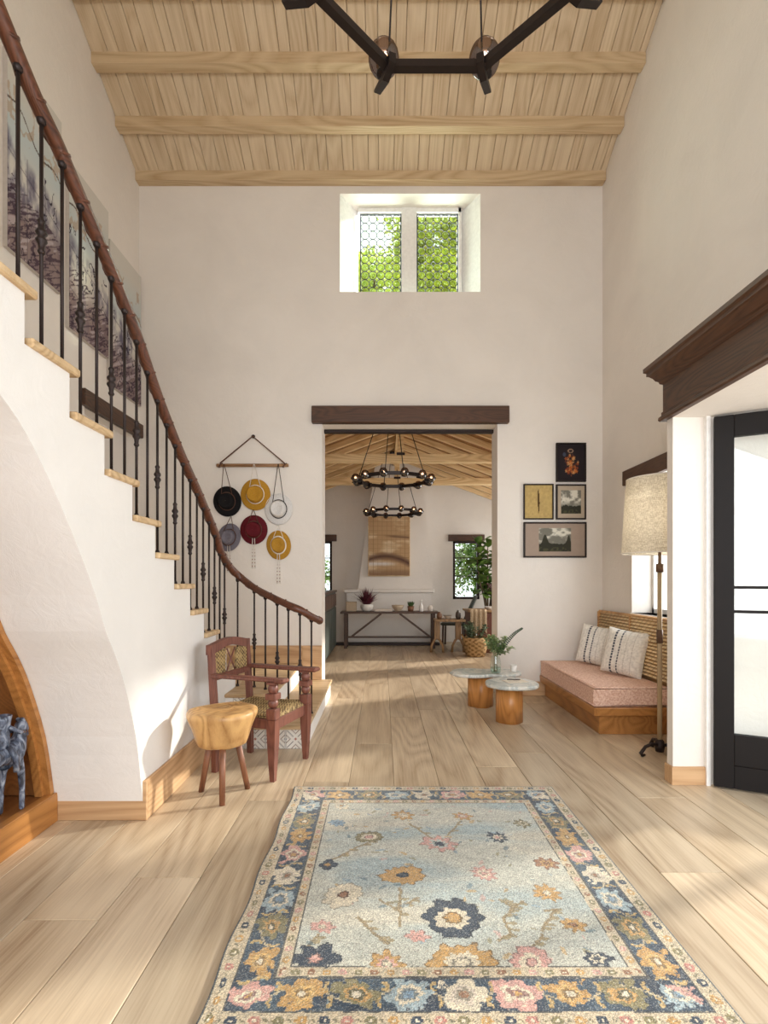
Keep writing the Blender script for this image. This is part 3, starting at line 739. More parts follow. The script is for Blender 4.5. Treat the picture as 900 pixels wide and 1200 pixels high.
MB().box((-.245,-.2,.335),(-.215,.2,.395),.004).build('back_rail', M_chair, ch)
m = MB()
P = [(-.232+.464*i/14,.858+.034*math.sin(PI*i/14)**1.4) for i in range(15)]
m.prism([(y,z) for y,z in P]+[(y,z-.06-.006*math.cos(PI*i/7)) for i,(y,z) in list(enumerate(P))[::-1]],0,-.284,-.244); m.build('crest_rail', M_chair, ch)
MB().box((-.255,-.21,.615),(-.225,.21,.655),.006).build('back_crossbar', M_chair, ch)
for s_ in (-1,1):
    MB().box((-.262,s_*.205,.65),(-.244,s_*.062,.81),.004).build('woven_panel', weave('panel_weave_%d'%(s_+1),(168,142,94),(84,62,38),200,240,(1,2),.8,.8), ch)
    MB().box((-.262,s_*.062,.65),(-.236,s_*.05,.82)).build('back_upright', M_chair, ch) if False else None
MB().tube([(-.25,-.05,.652),(-.252,.05,.815)],.0055,6).tube([(-.25,.05,.652),(-.246,-.05,.815)],.0055,6).build('cross_brace', M_chair, ch)
m = MB().box((-.225,-.205,.385),(.215,.205,.405))
for k in range(19):
    y = -.20+.4*k/18
    m.tube([(-.235,y,.40),(-.2,y,.418),(0,y,.412),(.19,y,.42),(.222,y,.405),(.228,y,.385)],.012,6)
m.build('rush_seat', M_rush, ch)

# ------------------------------------------------------------------ stool
st = thing('stump_stool', 'tree-stump stool with a chunky honey wood seat on three brown legs', 'stool', (-.966,3.105,0))
def wob(a,z): return 1+.05*math.sin(2*a+.6)+.035*math.sin(3*a+1.8+z*4)+.02*math.sin(5*a)-.05*max(0,math.cos(a-2.2))**6+.02*math.sin(7*a+z*9)
m = MB(); m.lathe([(.02,.305),(.115,.305),(.137,.318),(.150,.35),(.168,.41),(.186,.455),(.198,.485),(.199,.503),(.189,.519),(.165,.522),(.12,.517),(.06,.520),(.001,.522)],40,fn=wob,cap=False)
m.add([(0.02*math.cos(a),0.02*math.sin(a),.305) for a in np.linspace(0,2*PI,8)[:-1]],[tuple(range(7))]); m.build('seat', M_stump, st)
for a in (-1.30,.62,2.85):
    c_,s_ = math.cos(a),math.sin(a)
    MB().tube([(c_*.155,s_*.155,0),(c_*.085,s_*.085,.34)],[.0165,.021],10,up=(c_,s_,.001)).build('leg', M_leg, st)

# ------------------------------------------------------------------ hats on the hanger
yw = YB
def wpt(px,py,y=YB): return ((px-VX)*y/F, EYE+(VY-py)*y/F)
hx0,hz0 = wpt(297,546)
hg = thing('hat_hanger', 'wooden rod hung from a peg by a brown cord, holding the hats', 'hanger', (hx0,YB-.03,hz0))
MB().tube([(-.405,0,0),(.40,0,0)],.019,10).build('rod', wood('rod_wood',(172,132,92),(120,84,54),0,5), hg)
MB().tube([(-.36,-.004,.0),(-.36,-.02,.02),(.0,-.004,.325),(.36,-.02,.02),(.36,-.004,0)],.008,6).tube([(-.36+.02*math.cos(a),.021*math.sin(a),.021*math.cos(a)) for a in np.linspace(0,2*PI,12)],.007,5).tube([(.36+.02*math.cos(a),.021*math.sin(a),.021*math.cos(a)) for a in np.linspace(0,2*PI,12)],.007,5).build('cord', M_brown_leather, hg)
MB().lathe([(.004,0),(.02,.0),(.022,.012),(.012,.03)],14,M=Matrix.Translation((0,.03,.33))@Matrix.Rotation(PI/2,4,'X')).build('peg', M_black, hg)
hats = [('black',267,588,.158,.172,(30,28,30),M_brown_leather,-12,'black felt hat with a brown cord on the left of the rod',545,0),
        ('mustard',300,580,.168,.178,(186,138,50),M_white_cord,0,'mustard felt hat with a white cord, highest hat at the middle of the rod',545,0),
        ('white',327,597,.158,.176,(224,222,220),M_black,0,'white felt hat with a thin black cord under the right end of the rod',545,0),
        ('grey',269,630,.130,.160,(122,118,128),M_brown_leather,18,'small grey felt hat hanging just below the black hat',606,1),
        ('burgundy',298,621,.155,.165,(98,30,38),M_brown_leather,0,'burgundy felt hat hanging below the upper mustard hat',598,1),
        ('gold',327,639,.138,.165,(182,136,52),M_white_cord,-8,'small mustard felt hat with a white cord, lowest hat below the white one',616,1)]
for (nm,px,py,rx,rz_,colr,cord,tilt,lab,ytop,low) in hats:
    x,z = wpt(px,py); ph = thing('felt_hat', lab, 'hat', (x,YB-.012,z), 0, 'felt hats on the wall hanger')
    fm = fabric(nm+'_felt',colr,tuple(int(q*.93) for q in colr),160,.06)
    Mx = Matrix.Rotation(PI/2,4,'X'); sx = rx/rz_
    Sc = Matrix.Diagonal((sx,1,1,1)); T = Matrix.Rotation(math.radians(tilt),4,'Y')@Sc@Mx
    r = rz_; b = MB(); b.lathe([(r*.5,.004),(r*.97,.0),(r,.007),(r*.97,.013),(r*.55,.012)],40,M=T,cap=False); b.build('brim', fm, ph)
    b = MB(); b.lathe([(r*.60,.006),(r*.56,.02),(r*.54,.06),(r*.50,.092),(r*.44,.105),(r*.36,.104),(r*.26,.094),(r*.1,.09),(.001,.09)],36,M=T,cap=False,fn=lambda a,z: 1-.07*max(0,math.sin(a))**4*(1 if z>.05 else 0)); b.build('crown', fm, ph)
    b = MB(); b.tube([tuple(T@Vector((r*.585*math.cos(a),r*.585*math.sin(a),.022))) for a in np.linspace(0,2*PI,30)[:-1]],.0055 if nm!='gold' else .009,6,closed=True)
    zt = wpt(px,ytop)[1]-z; dx_ = hx0-x if False else 0
    dx_ = {'black':-.03,'mustard':-.01,'white':.0,'grey':.03,'burgundy':0,'gold':.0}[nm]
    yb_ = -.03
    b.tube([(-r*.36,-.028,r*.42),(dx_-.003,-.035,zt)],.004,5).tube([(r*.36,-.028,r*.42),(dx_+.003,-.035,zt)],.004,5)
    b.build('cord', cord, ph)
    if low:
        b = MB(); L_ = {'grey':.30,'burgundy':.34,'gold':.34}[nm]
        for s_ in (-.012,.012): b.tube([(s_,-.025,-r*.58),(s_*1.3,-.016,-r*.58-L_*.5),(s_*1.2,-.012,-r*.58-L_)],.0045,5)
        b.build('tassel', M_white_cord if nm!='grey' else plain('pale_cord',(206,196,186),.8), ph)
        b = MB()
        for k in range(6):
            for s_ in (-.014,.014): b.ball((s_,-.017,-r*.62-L_*(.35+.11*k)),.006,6,4)
        b.build('knots', plain(nm+'_knots',(120,76,66),.8), ph, kind='stuff')

# ------------------------------------------------------------------ framed pictures
def pic(name,label,cat,x0,x1,z0,z1,colf,mat_w=0,fw_=.018,res=60,grp=None):
    w,h = x1-x0,z1-z0; p = thing(name,label,cat,((x0+x1)/2,YB-.001,z0),0,grp)
    m = MB()
    for a,b in (((-w/2,-.03,0),(w/2,0,fw_)),((-w/2,-.03,h-fw_),(w/2,0,h)),((-w/2,-.03,fw_),(-w/2+fw_,0,h-fw_)),((w/2-fw_,-.03,fw_),(w/2,0,h-fw_))): m.box(a,b,.003)
    m.build('frame', M_black, p)
    iw,ih = w-2*fw_,h-2*fw_
    if mat_w: MB().box((-iw/2,-.016,fw_),(iw/2,-.004,h-fw_)).build('mount', plain('mount_card_'+name+str(round(x0,2)),mat_w[2],.8,0,.03), p)
    mw,mh = (mat_w[0],mat_w[1]) if mat_w else (0,0)
    link('print', grid_mesh('print',res,res,lambda u,v:((u-.5)*(iw-2*mw),u*0-.0175,fw_+mh+v*(ih-2*mh)),colf,M_picture), p)
    return p
def stack3(a,u): return np.broadcast_to(np.array(a,float),u.shape+(3,)).copy()
def floral(u,v):
    c = stack3((36,30,34),u); rs = np.random.RandomState(2)
    for k in range(80):
        a = rs.rand()*2*PI; q = rs.rand()**.7; cx_,cy_ = .5+.27*q*math.cos(a), .42+.3*q*math.sin(a); r = rs.uniform(.025,.065)
        colr = [(168,84,36),(196,110,52),(120,60,34),(200,150,96),(90,54,40),(150,70,40)][rs.randint(6)]
        dx,dy = u-cx_,v-cy_; th = np.arctan2(dy,dx); c = mixc(c,colr,(np.hypot(dx,dy)<r*(.7+.3*np.cos(5*th+k))).astype(float)*.85)
    r = np.hypot((u-.48)/.11,(v-.82)/.06); c = mixc(c,(150,124,104),((r<1)&(r>.6)).astype(float)); c = mixc(c,(90,110,140),(np.hypot(u-.25,v-.72)<.06).astype(float)*.5); return c
def slit(u,v):
    c = stack3((186,160,104),u)*(.9+.2*fbm(u*14,v*16,4,3))[...,None]; d = np.abs(u-.5-.008*np.sin(v*5)); m_ = (d<.035*np.clip(1-((v-.52)/.4)**2,0,1)).astype(float); return mixc(c,(70,46,24),m_)
def cloudy(dark=.42,seed=4,tree=0):
    def f(u,v):
        n = fbm(u*4+seed,v*5,5,seed); c = stack3((118,116,106),u); c = mixc(c,(214,210,196),np.clip((n-.42)*6,0,1)*np.clip((v-.3)*4,0,1))
        hz = .34+.10*(fbm(u*8,v*0,4,seed+3)-.5)*2+(tree*.4*np.exp(-((u-.2)/.09)**2)+tree*.3*np.exp(-((u-.93)/.06)**2))
        c = mixc(c,(44,44,34),(v<hz).astype(float)*.9); g = fbm(u*12,v*12,3,8); c = mixc(c,(96,92,62),((v<.18)&(g>.5)).astype(float)*.5); return c
    return f
def fr(px0,px1,py0,py1):
    a = wpt(px0,py1); b = wpt(px1,py0); return a[0],b[0],a[1],b[1]
G_='framed pictures on the rear wall'
pic('framed_picture','black-framed dark floral painting with orange blooms, topmost of the four','picture',*fr(651,686,519.5,565),floral,0,.018,70,G_)
pic('framed_picture','black-framed ochre picture with one dark vertical slit','picture',*fr(613,648,567.5,609),slit,0,.014,50,G_)
pic('framed_picture','small upright black-framed landscape with bright clouds in a wide mount','picture',*fr(651,686,568,609),cloudy(.4,4),(.04,.05,(176,160,140)),.016,50,G_)
pic('framed_picture','wide black-framed grey landscape print in a taupe mount, lowest of the four','picture',*fr(613,686.5,612,653.5),cloudy(.4,9,1),(.155,.05,(158,140,126)),.018,70,G_)

# ------------------------------------------------------------------ canvases on the stair wall
def scratch(seed):
    def f(u,v):
        n = fbm(u*3+seed,v*4,5,seed); c = stack3((208,204,196),u); c = mixc(c,(176,196,204),np.clip((.9-v)*3,0,1)*np.clip((v-.45)*5,0,1)*.8)
        hz = .62-.16*u+.05*(n-.5)+(.0 if seed!=12 else -.02); low = np.clip((hz-v)*14,0,1)
        c = mixc(c,(92,88,108),low*np.clip((fbm(u*9+3,v*9,5,seed+1)-.36)*3,0,1)*.9)
        c = mixc(c,(120,98,98),np.clip((.36-v)*6,0,1)*.75)
        ln = np.abs(fbm(u*3.5,v*34-u*9,3,seed+5)-.5); c = mixc(c,(60,44,58),((ln<.05)&(v<.40-.12*u)).astype(float)*.75); c = mixc(c,(206,196,200),((ln>.2)&(v<.38-.1*u)).astype(float)*.5)
        ct = np.abs(fbm(u*4+7,v*5,4,seed+9)-.5); c = mixc(c,(44,36,50),((ct<.012)&(v<hz+.04)).astype(float)*.9)
        c = mixc(c,(72,58,52),(np.abs(v-hz-.14-.03*np.sin(u*9))<.006).astype(float)*.8); c = mixc(c,(168,136,108),((ct<.04)&(v>.62)&(v<.85)).astype(float)*.5)
        g = np.abs(((u*3)%1)-.5)>.485; c = mixc(c,(60,54,66),(g&(v<hz)).astype(float)*.45); g2 = np.abs(((v*4+u*.6)%1)-.5)>.485; return mixc(c,(60,54,66),(g2&(v<hz)).astype(float)*.45)
    return f
for (y0,y1,z0,z1,seed,lab) in ((3.70,4.325,3.715,5.165,3,'tall abstract canvas on the stair wall, highest and nearest the top of the stairs'),(4.43,5.065,3.49,4.94,12,'tall abstract canvas on the stair wall, middle of the three'),(5.095,5.75,3.25,4.70,21,'tall abstract canvas on the stair wall, lowest, next to the rear corner')):
    p = thing('canvas', lab, 'painting', (XL,(y0+y1)/2,z0), 0, 'abstract canvases on the stair wall'); h = z1-z0; w = y1-y0
    MB().box((.0,-w/2,0),(.035,w/2,h),.002).build('stretcher', plain('canvas_edge_%d'%seed,(196,188,180),.8), p)
    link('picture', grid_mesh('picture',90,190,lambda u,v:(u*0+.0362,(u-.5)*w,v*h),scratch(seed),M_picture), p)

# ------------------------------------------------------------------ bench, cushion, pillows
bn = thing('bench', 'low built-in honey oak bench with a woven cane back in the bay', 'bench', (2.12,5.03,0), world=True)
MB().box((1.83,4.32,0),(XR-.022,YB-.022,.165),.004).build('base', M_cabw, bn)
MB().box((1.77,4.27,.165),(XR-.022,YB-.022,.235),.006).build('platform', M_cabw, bn)
m = MB(); 
for k in range(17):
    z = .44+.031*k; m.tube([(2.452-(.05*(1-(z-.4)/.55)),4.29,z),(2.452-(.05*(1-(z-.4)/.55)),5.75,z)],.0145,6)
tb = NT('wrapped_cane'); br = tb.n('ShaderNodeTexBrick'); br.inputs['Scale'].default_value=1.0; br.inputs['Brick Width'].default_value=.075; br.inputs['Row Height'].default_value=.031; br.inputs['Mortar Size'].default_value=.004
br.inputs['Color1'].default_value=(*lin((240,216,174)),1); br.inputs['Color2'].default_value=(*lin((226,198,150)),1); br.inputs['Mortar'].default_value=(*lin((156,122,82)),1)
mp_=tb.n('ShaderNodeMapping'); mp_.inputs['Rotation'].default_value=(0,0,0); tc_=tb.n('ShaderNodeTexCoord'); sx_=tb.n('ShaderNodeSeparateXYZ'); cb_=tb.n('ShaderNodeCombineXYZ'); tb.l(tc_.outputs['Object'],sx_.inputs[0]); tb.l(sx_.outputs[1],cb_.inputs[0]); tb.l(sx_.outputs[2],cb_.inputs[1]); tb.l(cb_.outputs[0],br.inputs['Vector']); tb.l(br.outputs[0],tb.b.inputs['Base Color']); tb.b.inputs['Roughness'].default_value=.6
m.build('cane_rows', tb.m, bn, kind='stuff')
MB().box((2.415,4.275,.235),(2.462,4.305,.955),.006).box((2.415,5.735,.235),(2.462,5.757,.955),.006).box((2.43,4.275,.945),(2.464,5.757,.968),.006).box((2.425,5.02,.4),(2.464,5.045,.955),.004).box((2.452,4.3,.235),(2.464,5.757,.95)).build('back_frame', wood('cane_frame',(196,152,100),(140,100,60),1,4), bn)
def rbox(m, c, h, p=.22, n=14, puff=.0):
    """soft box: superellipsoid-like grid"""
    vs=[];fs=[];N=n
    def sg(x,e): return math.copysign(abs(x)**e,x)
    for i in range(N+1):
        ph=-PI/2+PI*i/N
        for j in range(2*N):
            th_=2*PI*j/(2*N); x=sg(math.cos(ph),p)*sg(math.cos(th_),p); y=sg(math.cos(ph),p)*sg(math.sin(th_),p); z=sg(math.sin(ph),p)
            vs.append((c[0]+h[0]*x,c[1]+h[1]*y,c[2]+h[2]*z*(1+puff*(1-x*x)*(1-y*y))))
    for i in range(N):
        for j in range(2*N):
            k=(j+1)%(2*N); fs.append((i*2*N+j,i*2*N+k,(i+1)*2*N+k,(i+1)*2*N+j))
    return m.add(vs,fs,True)
M_coral = fabric('coral_boucle',(238,206,188),(212,168,148),110,.6)
cu = thing('seat_cushion','long coral speckled seat cushion covering the oak bench','cushion',(2.10,5.03,.236))
m = MB().box((-.325,-.745,0),(.312,.72,.165),.022); m.build('cover', M_coral, cu)
mp = MB()
for z in (.012,.155): mp.tube([(-.322,-.742,z),(.31,-.742,z),(.31,.717,z),(-.322,.717,z)],.006,6,closed=True)
mp.build('piping', M_coral, cu)
def pillow(loc, rot, w, h, lab):
    root = thing('throw_pillow', lab, 'pillow', loc, 0, 'striped pillows on the bench'); root.rotation_euler = rot
    def pos(sgn):
        def f(u,v):
            a=u*2-1; b=v*2-1; t_=((1-a**4)*(1-b**4))**.55*.075*sgn; pin=1-.07*(1-a*a)*0
            ex = 1-.06*np.cos(b*PI/2); ey = 1-.06*np.cos(a*PI/2)
            return a*w/2*ex, t_, b*h/2*ey+h/2
        return f
    def colf(u,v):
        c=stack3((230,226,218),u); n=fbm(u*40,v*40,3,4); c*= (.88+.24*n)[...,None]
        for x0 in (.30,.46): c=mixc(c,(44,52,70),((np.abs(u-x0)<.022)&(((v*16)%1)<.72)).astype(float))
        for x0 in (.62,.78): c=mixc(c,(176,168,158),((np.abs(u-x0)<.008)&(((v*30)%1)<.5)).astype(float)); 
        return c
    mm_=vcol('pillow_linen',.95,.5,200)
    link('front_panel', grid_mesh('front_panel',60,60,pos(-1),colf,mm_), root); link('back_panel', grid_mesh('back_panel',24,24,pos(1),colf,mm_), root)
pillow((2.235,4.82,.405),(math.radians(-13),math.radians(5),math.radians(-58)),.42,.44,'cream pillow with two dashed navy stripes, nearer of the bench pillows')
pillow((2.225,5.42,.405),(math.radians(-13),math.radians(6),math.radians(-52)),.40,.42,'cream pillow with two dashed navy stripes, deeper in the corner of the bench')

# ------------------------------------------------------------------ floor lamp
lp = thing('floor_lamp','tall floor lamp with a linen drum shade and bronze tripod foot','lamp',(2.075,3.83,0))
MB().tube([(0,0,.03),(0,0,1.36)],.0165,14).build('pole', wood('lamp_pole_wood',(186,164,130),(150,126,94),2,5,.5,.02,1,.75), lp)
MB().lathe([(.0215,.83),(.0215,.93)],14).build('collar', plain('leather_grip',(96,70,54),.6), lp); MB().lathe([(.026,1.36),(.026,1.42),(.012,1.425),(.010,1.62)],14).build('collar', plain('copper_collar',(112,84,64),.5,.3), lp)
for k in range(3):
    a = math.radians(200+120*k); c_,s_=math.cos(a),math.sin(a)
    MB().tube([(c_*.01,s_*.01,.065),(c_*.07,s_*.07,.085),(c_*.14,s_*.14,.07),(c_*.185,s_*.185,.025),(c_*.17,s_*.17,.008),(c_*.145,s_*.145,.012)],[.012,.012,.012,.014,.012,.008],8).build('foot', M_iron, lp)
MB().lathe([(.03,.02),(.035,.06),(.03,.1),(.02,.11)],14).build('hub', M_iron, lp)
ts = NT('linen_shade'); wv = ts.n('ShaderNodeTexNoise', in_Scale=1.0, in_Detail=3.0); ts.l(ts.coords((260,260,60)), wv.inputs[0]); wv2 = ts.n('ShaderNodeTexNoise', in_Scale=1.0, in_Detail=3.0); ts.l(ts.coords((40,40,380)), wv2.inputs[0])
ad_=ts.n('ShaderNodeMath',operation='ADD'); ts.l(wv.outputs[0],ad_.inputs[0]); ts.l(wv2.outputs[0],ad_.inputs[1])
cc_=ts.ramp(ad_.outputs[0],[(.8,lin((178,166,144))),(1.15,lin((228,220,202)))]); 
for e in ts.t.nodes: 
    if e.type=='VALTORGB': e.color_ramp.elements[0].position=.42; e.color_ramp.elements[1].position=.6
mu_=ts.n('ShaderNodeMath',operation='MULTIPLY',i1=.5); ts.l(ad_.outputs[0],mu_.inputs[0]); ts.l(mu_.outputs[0],[e for e in ts.t.nodes if e.type=='VALTORGB'][0].inputs[0])
ts.l(cc_,ts.b.inputs['Base Color']); tl_=ts.n('ShaderNodeBsdfTranslucent'); ts.l(cc_,tl_.inputs[0]); mx_=ts.n('ShaderNodeMixShader',i0=.45); ts.l(ts.b.outputs[0],mx_.inputs[1]); ts.l(tl_.outputs[0],mx_.inputs[2]); ts.l(mx_.outputs[0],ts.out.inputs[0])
MB().lathe([(.262,1.50),(.228,2.06)],48,cap=False).build('lamp_shade', ts.m, lp)
MB().lathe([(.264,1.498),(.264,1.506),(.258,1.506),(.258,1.498),(.264,1.498)],48,cap=False).lathe([(.229,2.054),(.229,2.062),(.224,2.062)],48,cap=False).tube([(-.225,0,2.04),(.225,0,2.04)],.003,5).tube([(0,0,1.6),(0,0,2.04)],.004,5).build('shade_ring', M_white_cord, lp)
MB().ball((0,0,1.70),.035).build('bulb', emit('warm_bulb',(255,226,180),3), lp)
light('floor_lamp_light','POINT',(2.075,3.83,1.76),2.6,(1,.92,.80),size=.04)

# ------------------------------------------------------------------ coffee tables
def organic(pts): return [tuple(p) for p in catm(pts+[pts[0]],7)[:-1]]
def slab(m, poly, z0, z1, r=.012):
    n=len(poly); c=(sum(p[0] for p in poly)/n,sum(p[1] for p in poly)/n)
    L_=[(z0,1-.04),(z0+r*.6,1-.008),(z0+r,1),(z1-r,1),(z1-r*.4,1-.008),(z1,1-.03)]
    vs=[(c[0]+(p[0]-c[0])*s,c[1]+(p[1]-c[1])*s,z) for z,s in L_ for p in poly]
    fs=[(k*n+i,k*n+(i+1)%n,(k+1)*n+(i+1)%n,(k+1)*n+i) for k in range(len(L_)-1) for i in range(n)]
    m.add(vs,fs,True); m.add(vs[:n],[tuple(range(n))[::-1]]); m.add(vs[-n:],[tuple(range(n))]); return m
ct1 = thing('coffee_table','low coffee table with a rounded grey stone top, nearer of the pair','table',(1.17,4.72,0),0,'stone-topped coffee tables')
slab(MB(),organic([(-.22,-.06),(-.12,-.19),(.05,-.22),(.20,-.17),(.26,-.02),(.20,.16),(.05,.26),(-.10,.20),(-.20,.09)]),.325,.362).build('stone_top', M_stone, ct1)
MB().lathe([(.118,0),(.118,.325)],36,fn=lambda a,z:1+.05*math.cos(4*a)).build('pedestal', M_honz, ct1)
ct2 = thing('coffee_table','low coffee table with a curved grey stone top, farther of the pair','table',(1.04,5.30,0),0,'stone-topped coffee tables')
slab(MB(),organic([(-.34,.02),(-.28,-.14),(-.10,-.19),(.06,-.15),(.20,-.18),(.36,-.10),(.40,.08),(.28,.22),(.06,.18),(-.10,.22),(-.26,.18)]),.318,.353).build('stone_top', M_stone, ct2)
MB().lathe([(.125,0),(.125,.318)],36,(-.02,.02,0),fn=lambda a,z:1+.05*math.cos(4*a)).build('pedestal', M_honz, ct2)
# vase with cut stems
vz = thing('glass_vase','clear glass vase of cut eucalyptus stems on the stone table','vase',(1.155,5.22,.354))
MB().lathe([(.030,0),(.045,.004),(.052,.03),(.054,.10),(.045,.15),(.040,.175)],28,cap=False).lathe([(.001,.0),(.045,.006)],28,cap=False).build('vase_body', glass('vase_glass',(.90,.95,.93),.14,.03), vz)
MB().lathe([(.001,.012),(.047,.012),(.051,.06),(.001,.06)],24,cap=False).build('water', glass('vase_water',(.84,.92,.88),.08), vz)
def leafshape(m, c, d, up, L, w, fold=.15):
    d=Vector(d).normalized(); s_=d.cross(Vector(up))
    if s_.length<1e-3: s_=d.cross(Vector((1,0,.3)))
    s_.normalize(); nrm=s_.cross(d); c=Vector(c)
    P=[c,c+d*L*.3+s_*w*.42+nrm*w*fold,c+d*L*.7+s_*w*.38+nrm*w*fold,c+d*L-nrm*w*fold,c+d*L*.7-s_*w*.38+nrm*w*fold,c+d*L*.3-s_*w*.42+nrm*w*fold,c+d*L*.3,c+d*L*.7]
    m.add(P,[(0,1,6),(1,2,7,6),(2,3,7),(3,4,7),(4,5,6,7),(5,0,6)],True)
rs=random.Random(5); sm=MB(); lm=MB(); dk=MB()
for k in range(15):
    a=rs.uniform(0,2*PI); e=rs.uniform(.05,.13); h=rs.uniform(.25,.37)
    p=[(.02*math.cos(a+2),.02*math.sin(a+2),.015),(.015*math.cos(a),.015*math.sin(a),.17),(e*.7*math.cos(a),e*.5*math.sin(a),h*.8),(e*1.4*math.cos(a)-.01,e*math.sin(a),h)]
    q=catm(p,5); sm.tube(q,.0018,4)
    for (x,y,z) in q[8:]:
        for _ in range(4): leafshape(lm,(x,y,z),(rs.uniform(-1,1),rs.uniform(-1,1),rs.uniform(-.4,.8)),(0,0,1),rs.uniform(.03,.05),rs.uniform(.025,.04))
q=catm([(0,0,.02),(.02,0,.18),(.10,0,.30),(.19,.0,.40),(.27,0,.455)],7); sm.tube(q,.0018,4)
for i,(x,y,z) in enumerate(q[8:]):
    for s_ in (-1,1): leafshape(dk,(x,y,z),(s_*.6,-.5*s_+.2,s_*-.7+.3),(0,1,0),.034*(1-i/30),.02)
sm.build('stem', plain('green_stem',(96,116,70),.6), vz, kind='stuff'); lm.build('leaves', leafm('pale_leaf',(196,210,166),(124,152,100),.5), vz, kind='stuff'); dk.build('dark_leaves', leafm('dark_leaf',(72,88,74),(44,58,48),.15), vz, kind='stuff')
cp = thing('cup','small white cup at the back of the stone coffee table','cup',(1.36,5.30,.354)); m=MB(); m.lathe([(.028,0),(.032,.01),(.034,.07),(.031,.07),(.028,.012),(.001,.010)],24,cap=False); m.lathe([(.001,0),(.028,0)],24,cap=False); m.build('cup_body', plain('white_ceramic',(238,234,228),.3), cp)
bk = thing('notebook','open cream notebook lying on the nearer stone table','book',(1.23,4.74,.3625),.3); MB().box((-.10,-.07,0),(.10,.07,.007),.002).build('pages', plain('paper',(226,216,200),.8), bk); MB().box((-.002,-.07,.0071),(.002,.07,.0075)).build('spine', plain('paper_fold',(170,160,146),.8), bk)
pn = thing('pen','slim dark pen lying across the notebook','pen',(1.22,4.78,.3745),-.1); MB().tube([(-.055,0,0),(.06,0,0)],.004,8).tube([(.06,0,0),(.07,0,0)],[.004,.001],8).build('barrel', M_black, pn)

# ------------------------------------------------------------------ ceramic horse in the niche
hr = thing('horse_figure','slim blue-grey glazed ceramic horse with a vessel-like rider in the niche','sculpture',(-1.83,2.43,.155))
def skin(name, V, E, R, mat, parent, root=0):
    me = bpy.data.meshes.new(name); me.from_pydata(V,E,[]); o = link(name, me, parent); me.materials.append(mat)
    md = o.modifiers.new('skin','SKIN'); md.use_smooth_shade = True; me_sk = me.skin_vertices[0].data if me.skin_vertices else None
    if me_sk is None:
        bm=bmesh.new(); bm.from_mesh(me); bm.verts.layers.skin.verify(); bm.to_mesh(me); bm.free(); me_sk=me.skin_vertices[0].data
    for i,r in enumerate(R): me_sk[i].radius=(r,r)
    me_sk[root].use_root=True; s2=o.modifiers.new('sub','SUBSURF'); s2.levels=2; s2.render_levels=2; return o
tg = NT('blue_grey_glaze'); nz=tg.n('ShaderNodeTexNoise',in_Scale=28.0,in_Detail=4.0,in_Distortion=1.5); tg.l(tg.coords((1,1,.5)),nz.inputs[0]); tg.l(tg.ramp(nz.outputs[0],[(.36,lin((56,60,72))),(.5,lin((96,106,126))),(.7,lin((166,174,188)))]),tg.b.inputs['Base Color']); tg.b.inputs['Roughness'].default_value=.2
V=[(0,0,.30),(0,.08,.305),(0,.145,.33),(0,.155,.375),(0,.165,.415),(0,.185,.395),(0,.20,.345),   # trunk, neck, head, muzzle
   (0,-.09,.30),(0,-.16,.31),
   (.028,.12,.22),(.03,.128,.12),(.03,.125,0), (-.03,.08,.22),(-.032,.07,.12),(-.034,.065,0),
   (.03,-.16,.22),(.032,-.185,.13),(.032,-.165,0), (-.03,-.16,.22),(-.032,-.185,.13),(-.032,-.175,0),
   (0,-.20,.30),(0,-.225,.20),(.016,.155,.452),(-.016,.155,.452)]
E=[(0,1),(1,2),(2,3),(3,4),(4,5),(5,6),(0,7),(7,8),(1,9),(9,10),(10,11),(1,12),(12,13),(13,14),(8,15),(15,16),(16,17),(8,18),(18,19),(19,20),(8,21),(21,22),(4,23),(4,24)]
R=[.052,.055,.042,.030,.030,.024,.016,.050,.050,.020,.014,.013,.020,.014,.013,.024,.014,.013,.024,.014,.013,.014,.010,.008,.008]
skin('body',V,E,R,tg.m,hr)
MB().lathe([(.001,.33),(.030,.33),(.036,.37),(.032,.42),(.040,.47),(.044,.492),(.036,.494),(.03,.47)],20,(0,.03,0),cap=False).tube([(.035,.03,.44),(.055,.08,.40),(.03,.15,.385)],.010,8).tube([(-.035,.03,.44),(-.055,.08,.40),(-.03,.15,.385)],.010,8).tube([(.035,.03,.345),(.062,.04,.29),(.06,.05,.22)],.014,8).tube([(-.035,.03,.345),(-.062,.04,.29),(-.06,.05,.22)],.014,8).build('rider', tg.m, hr)

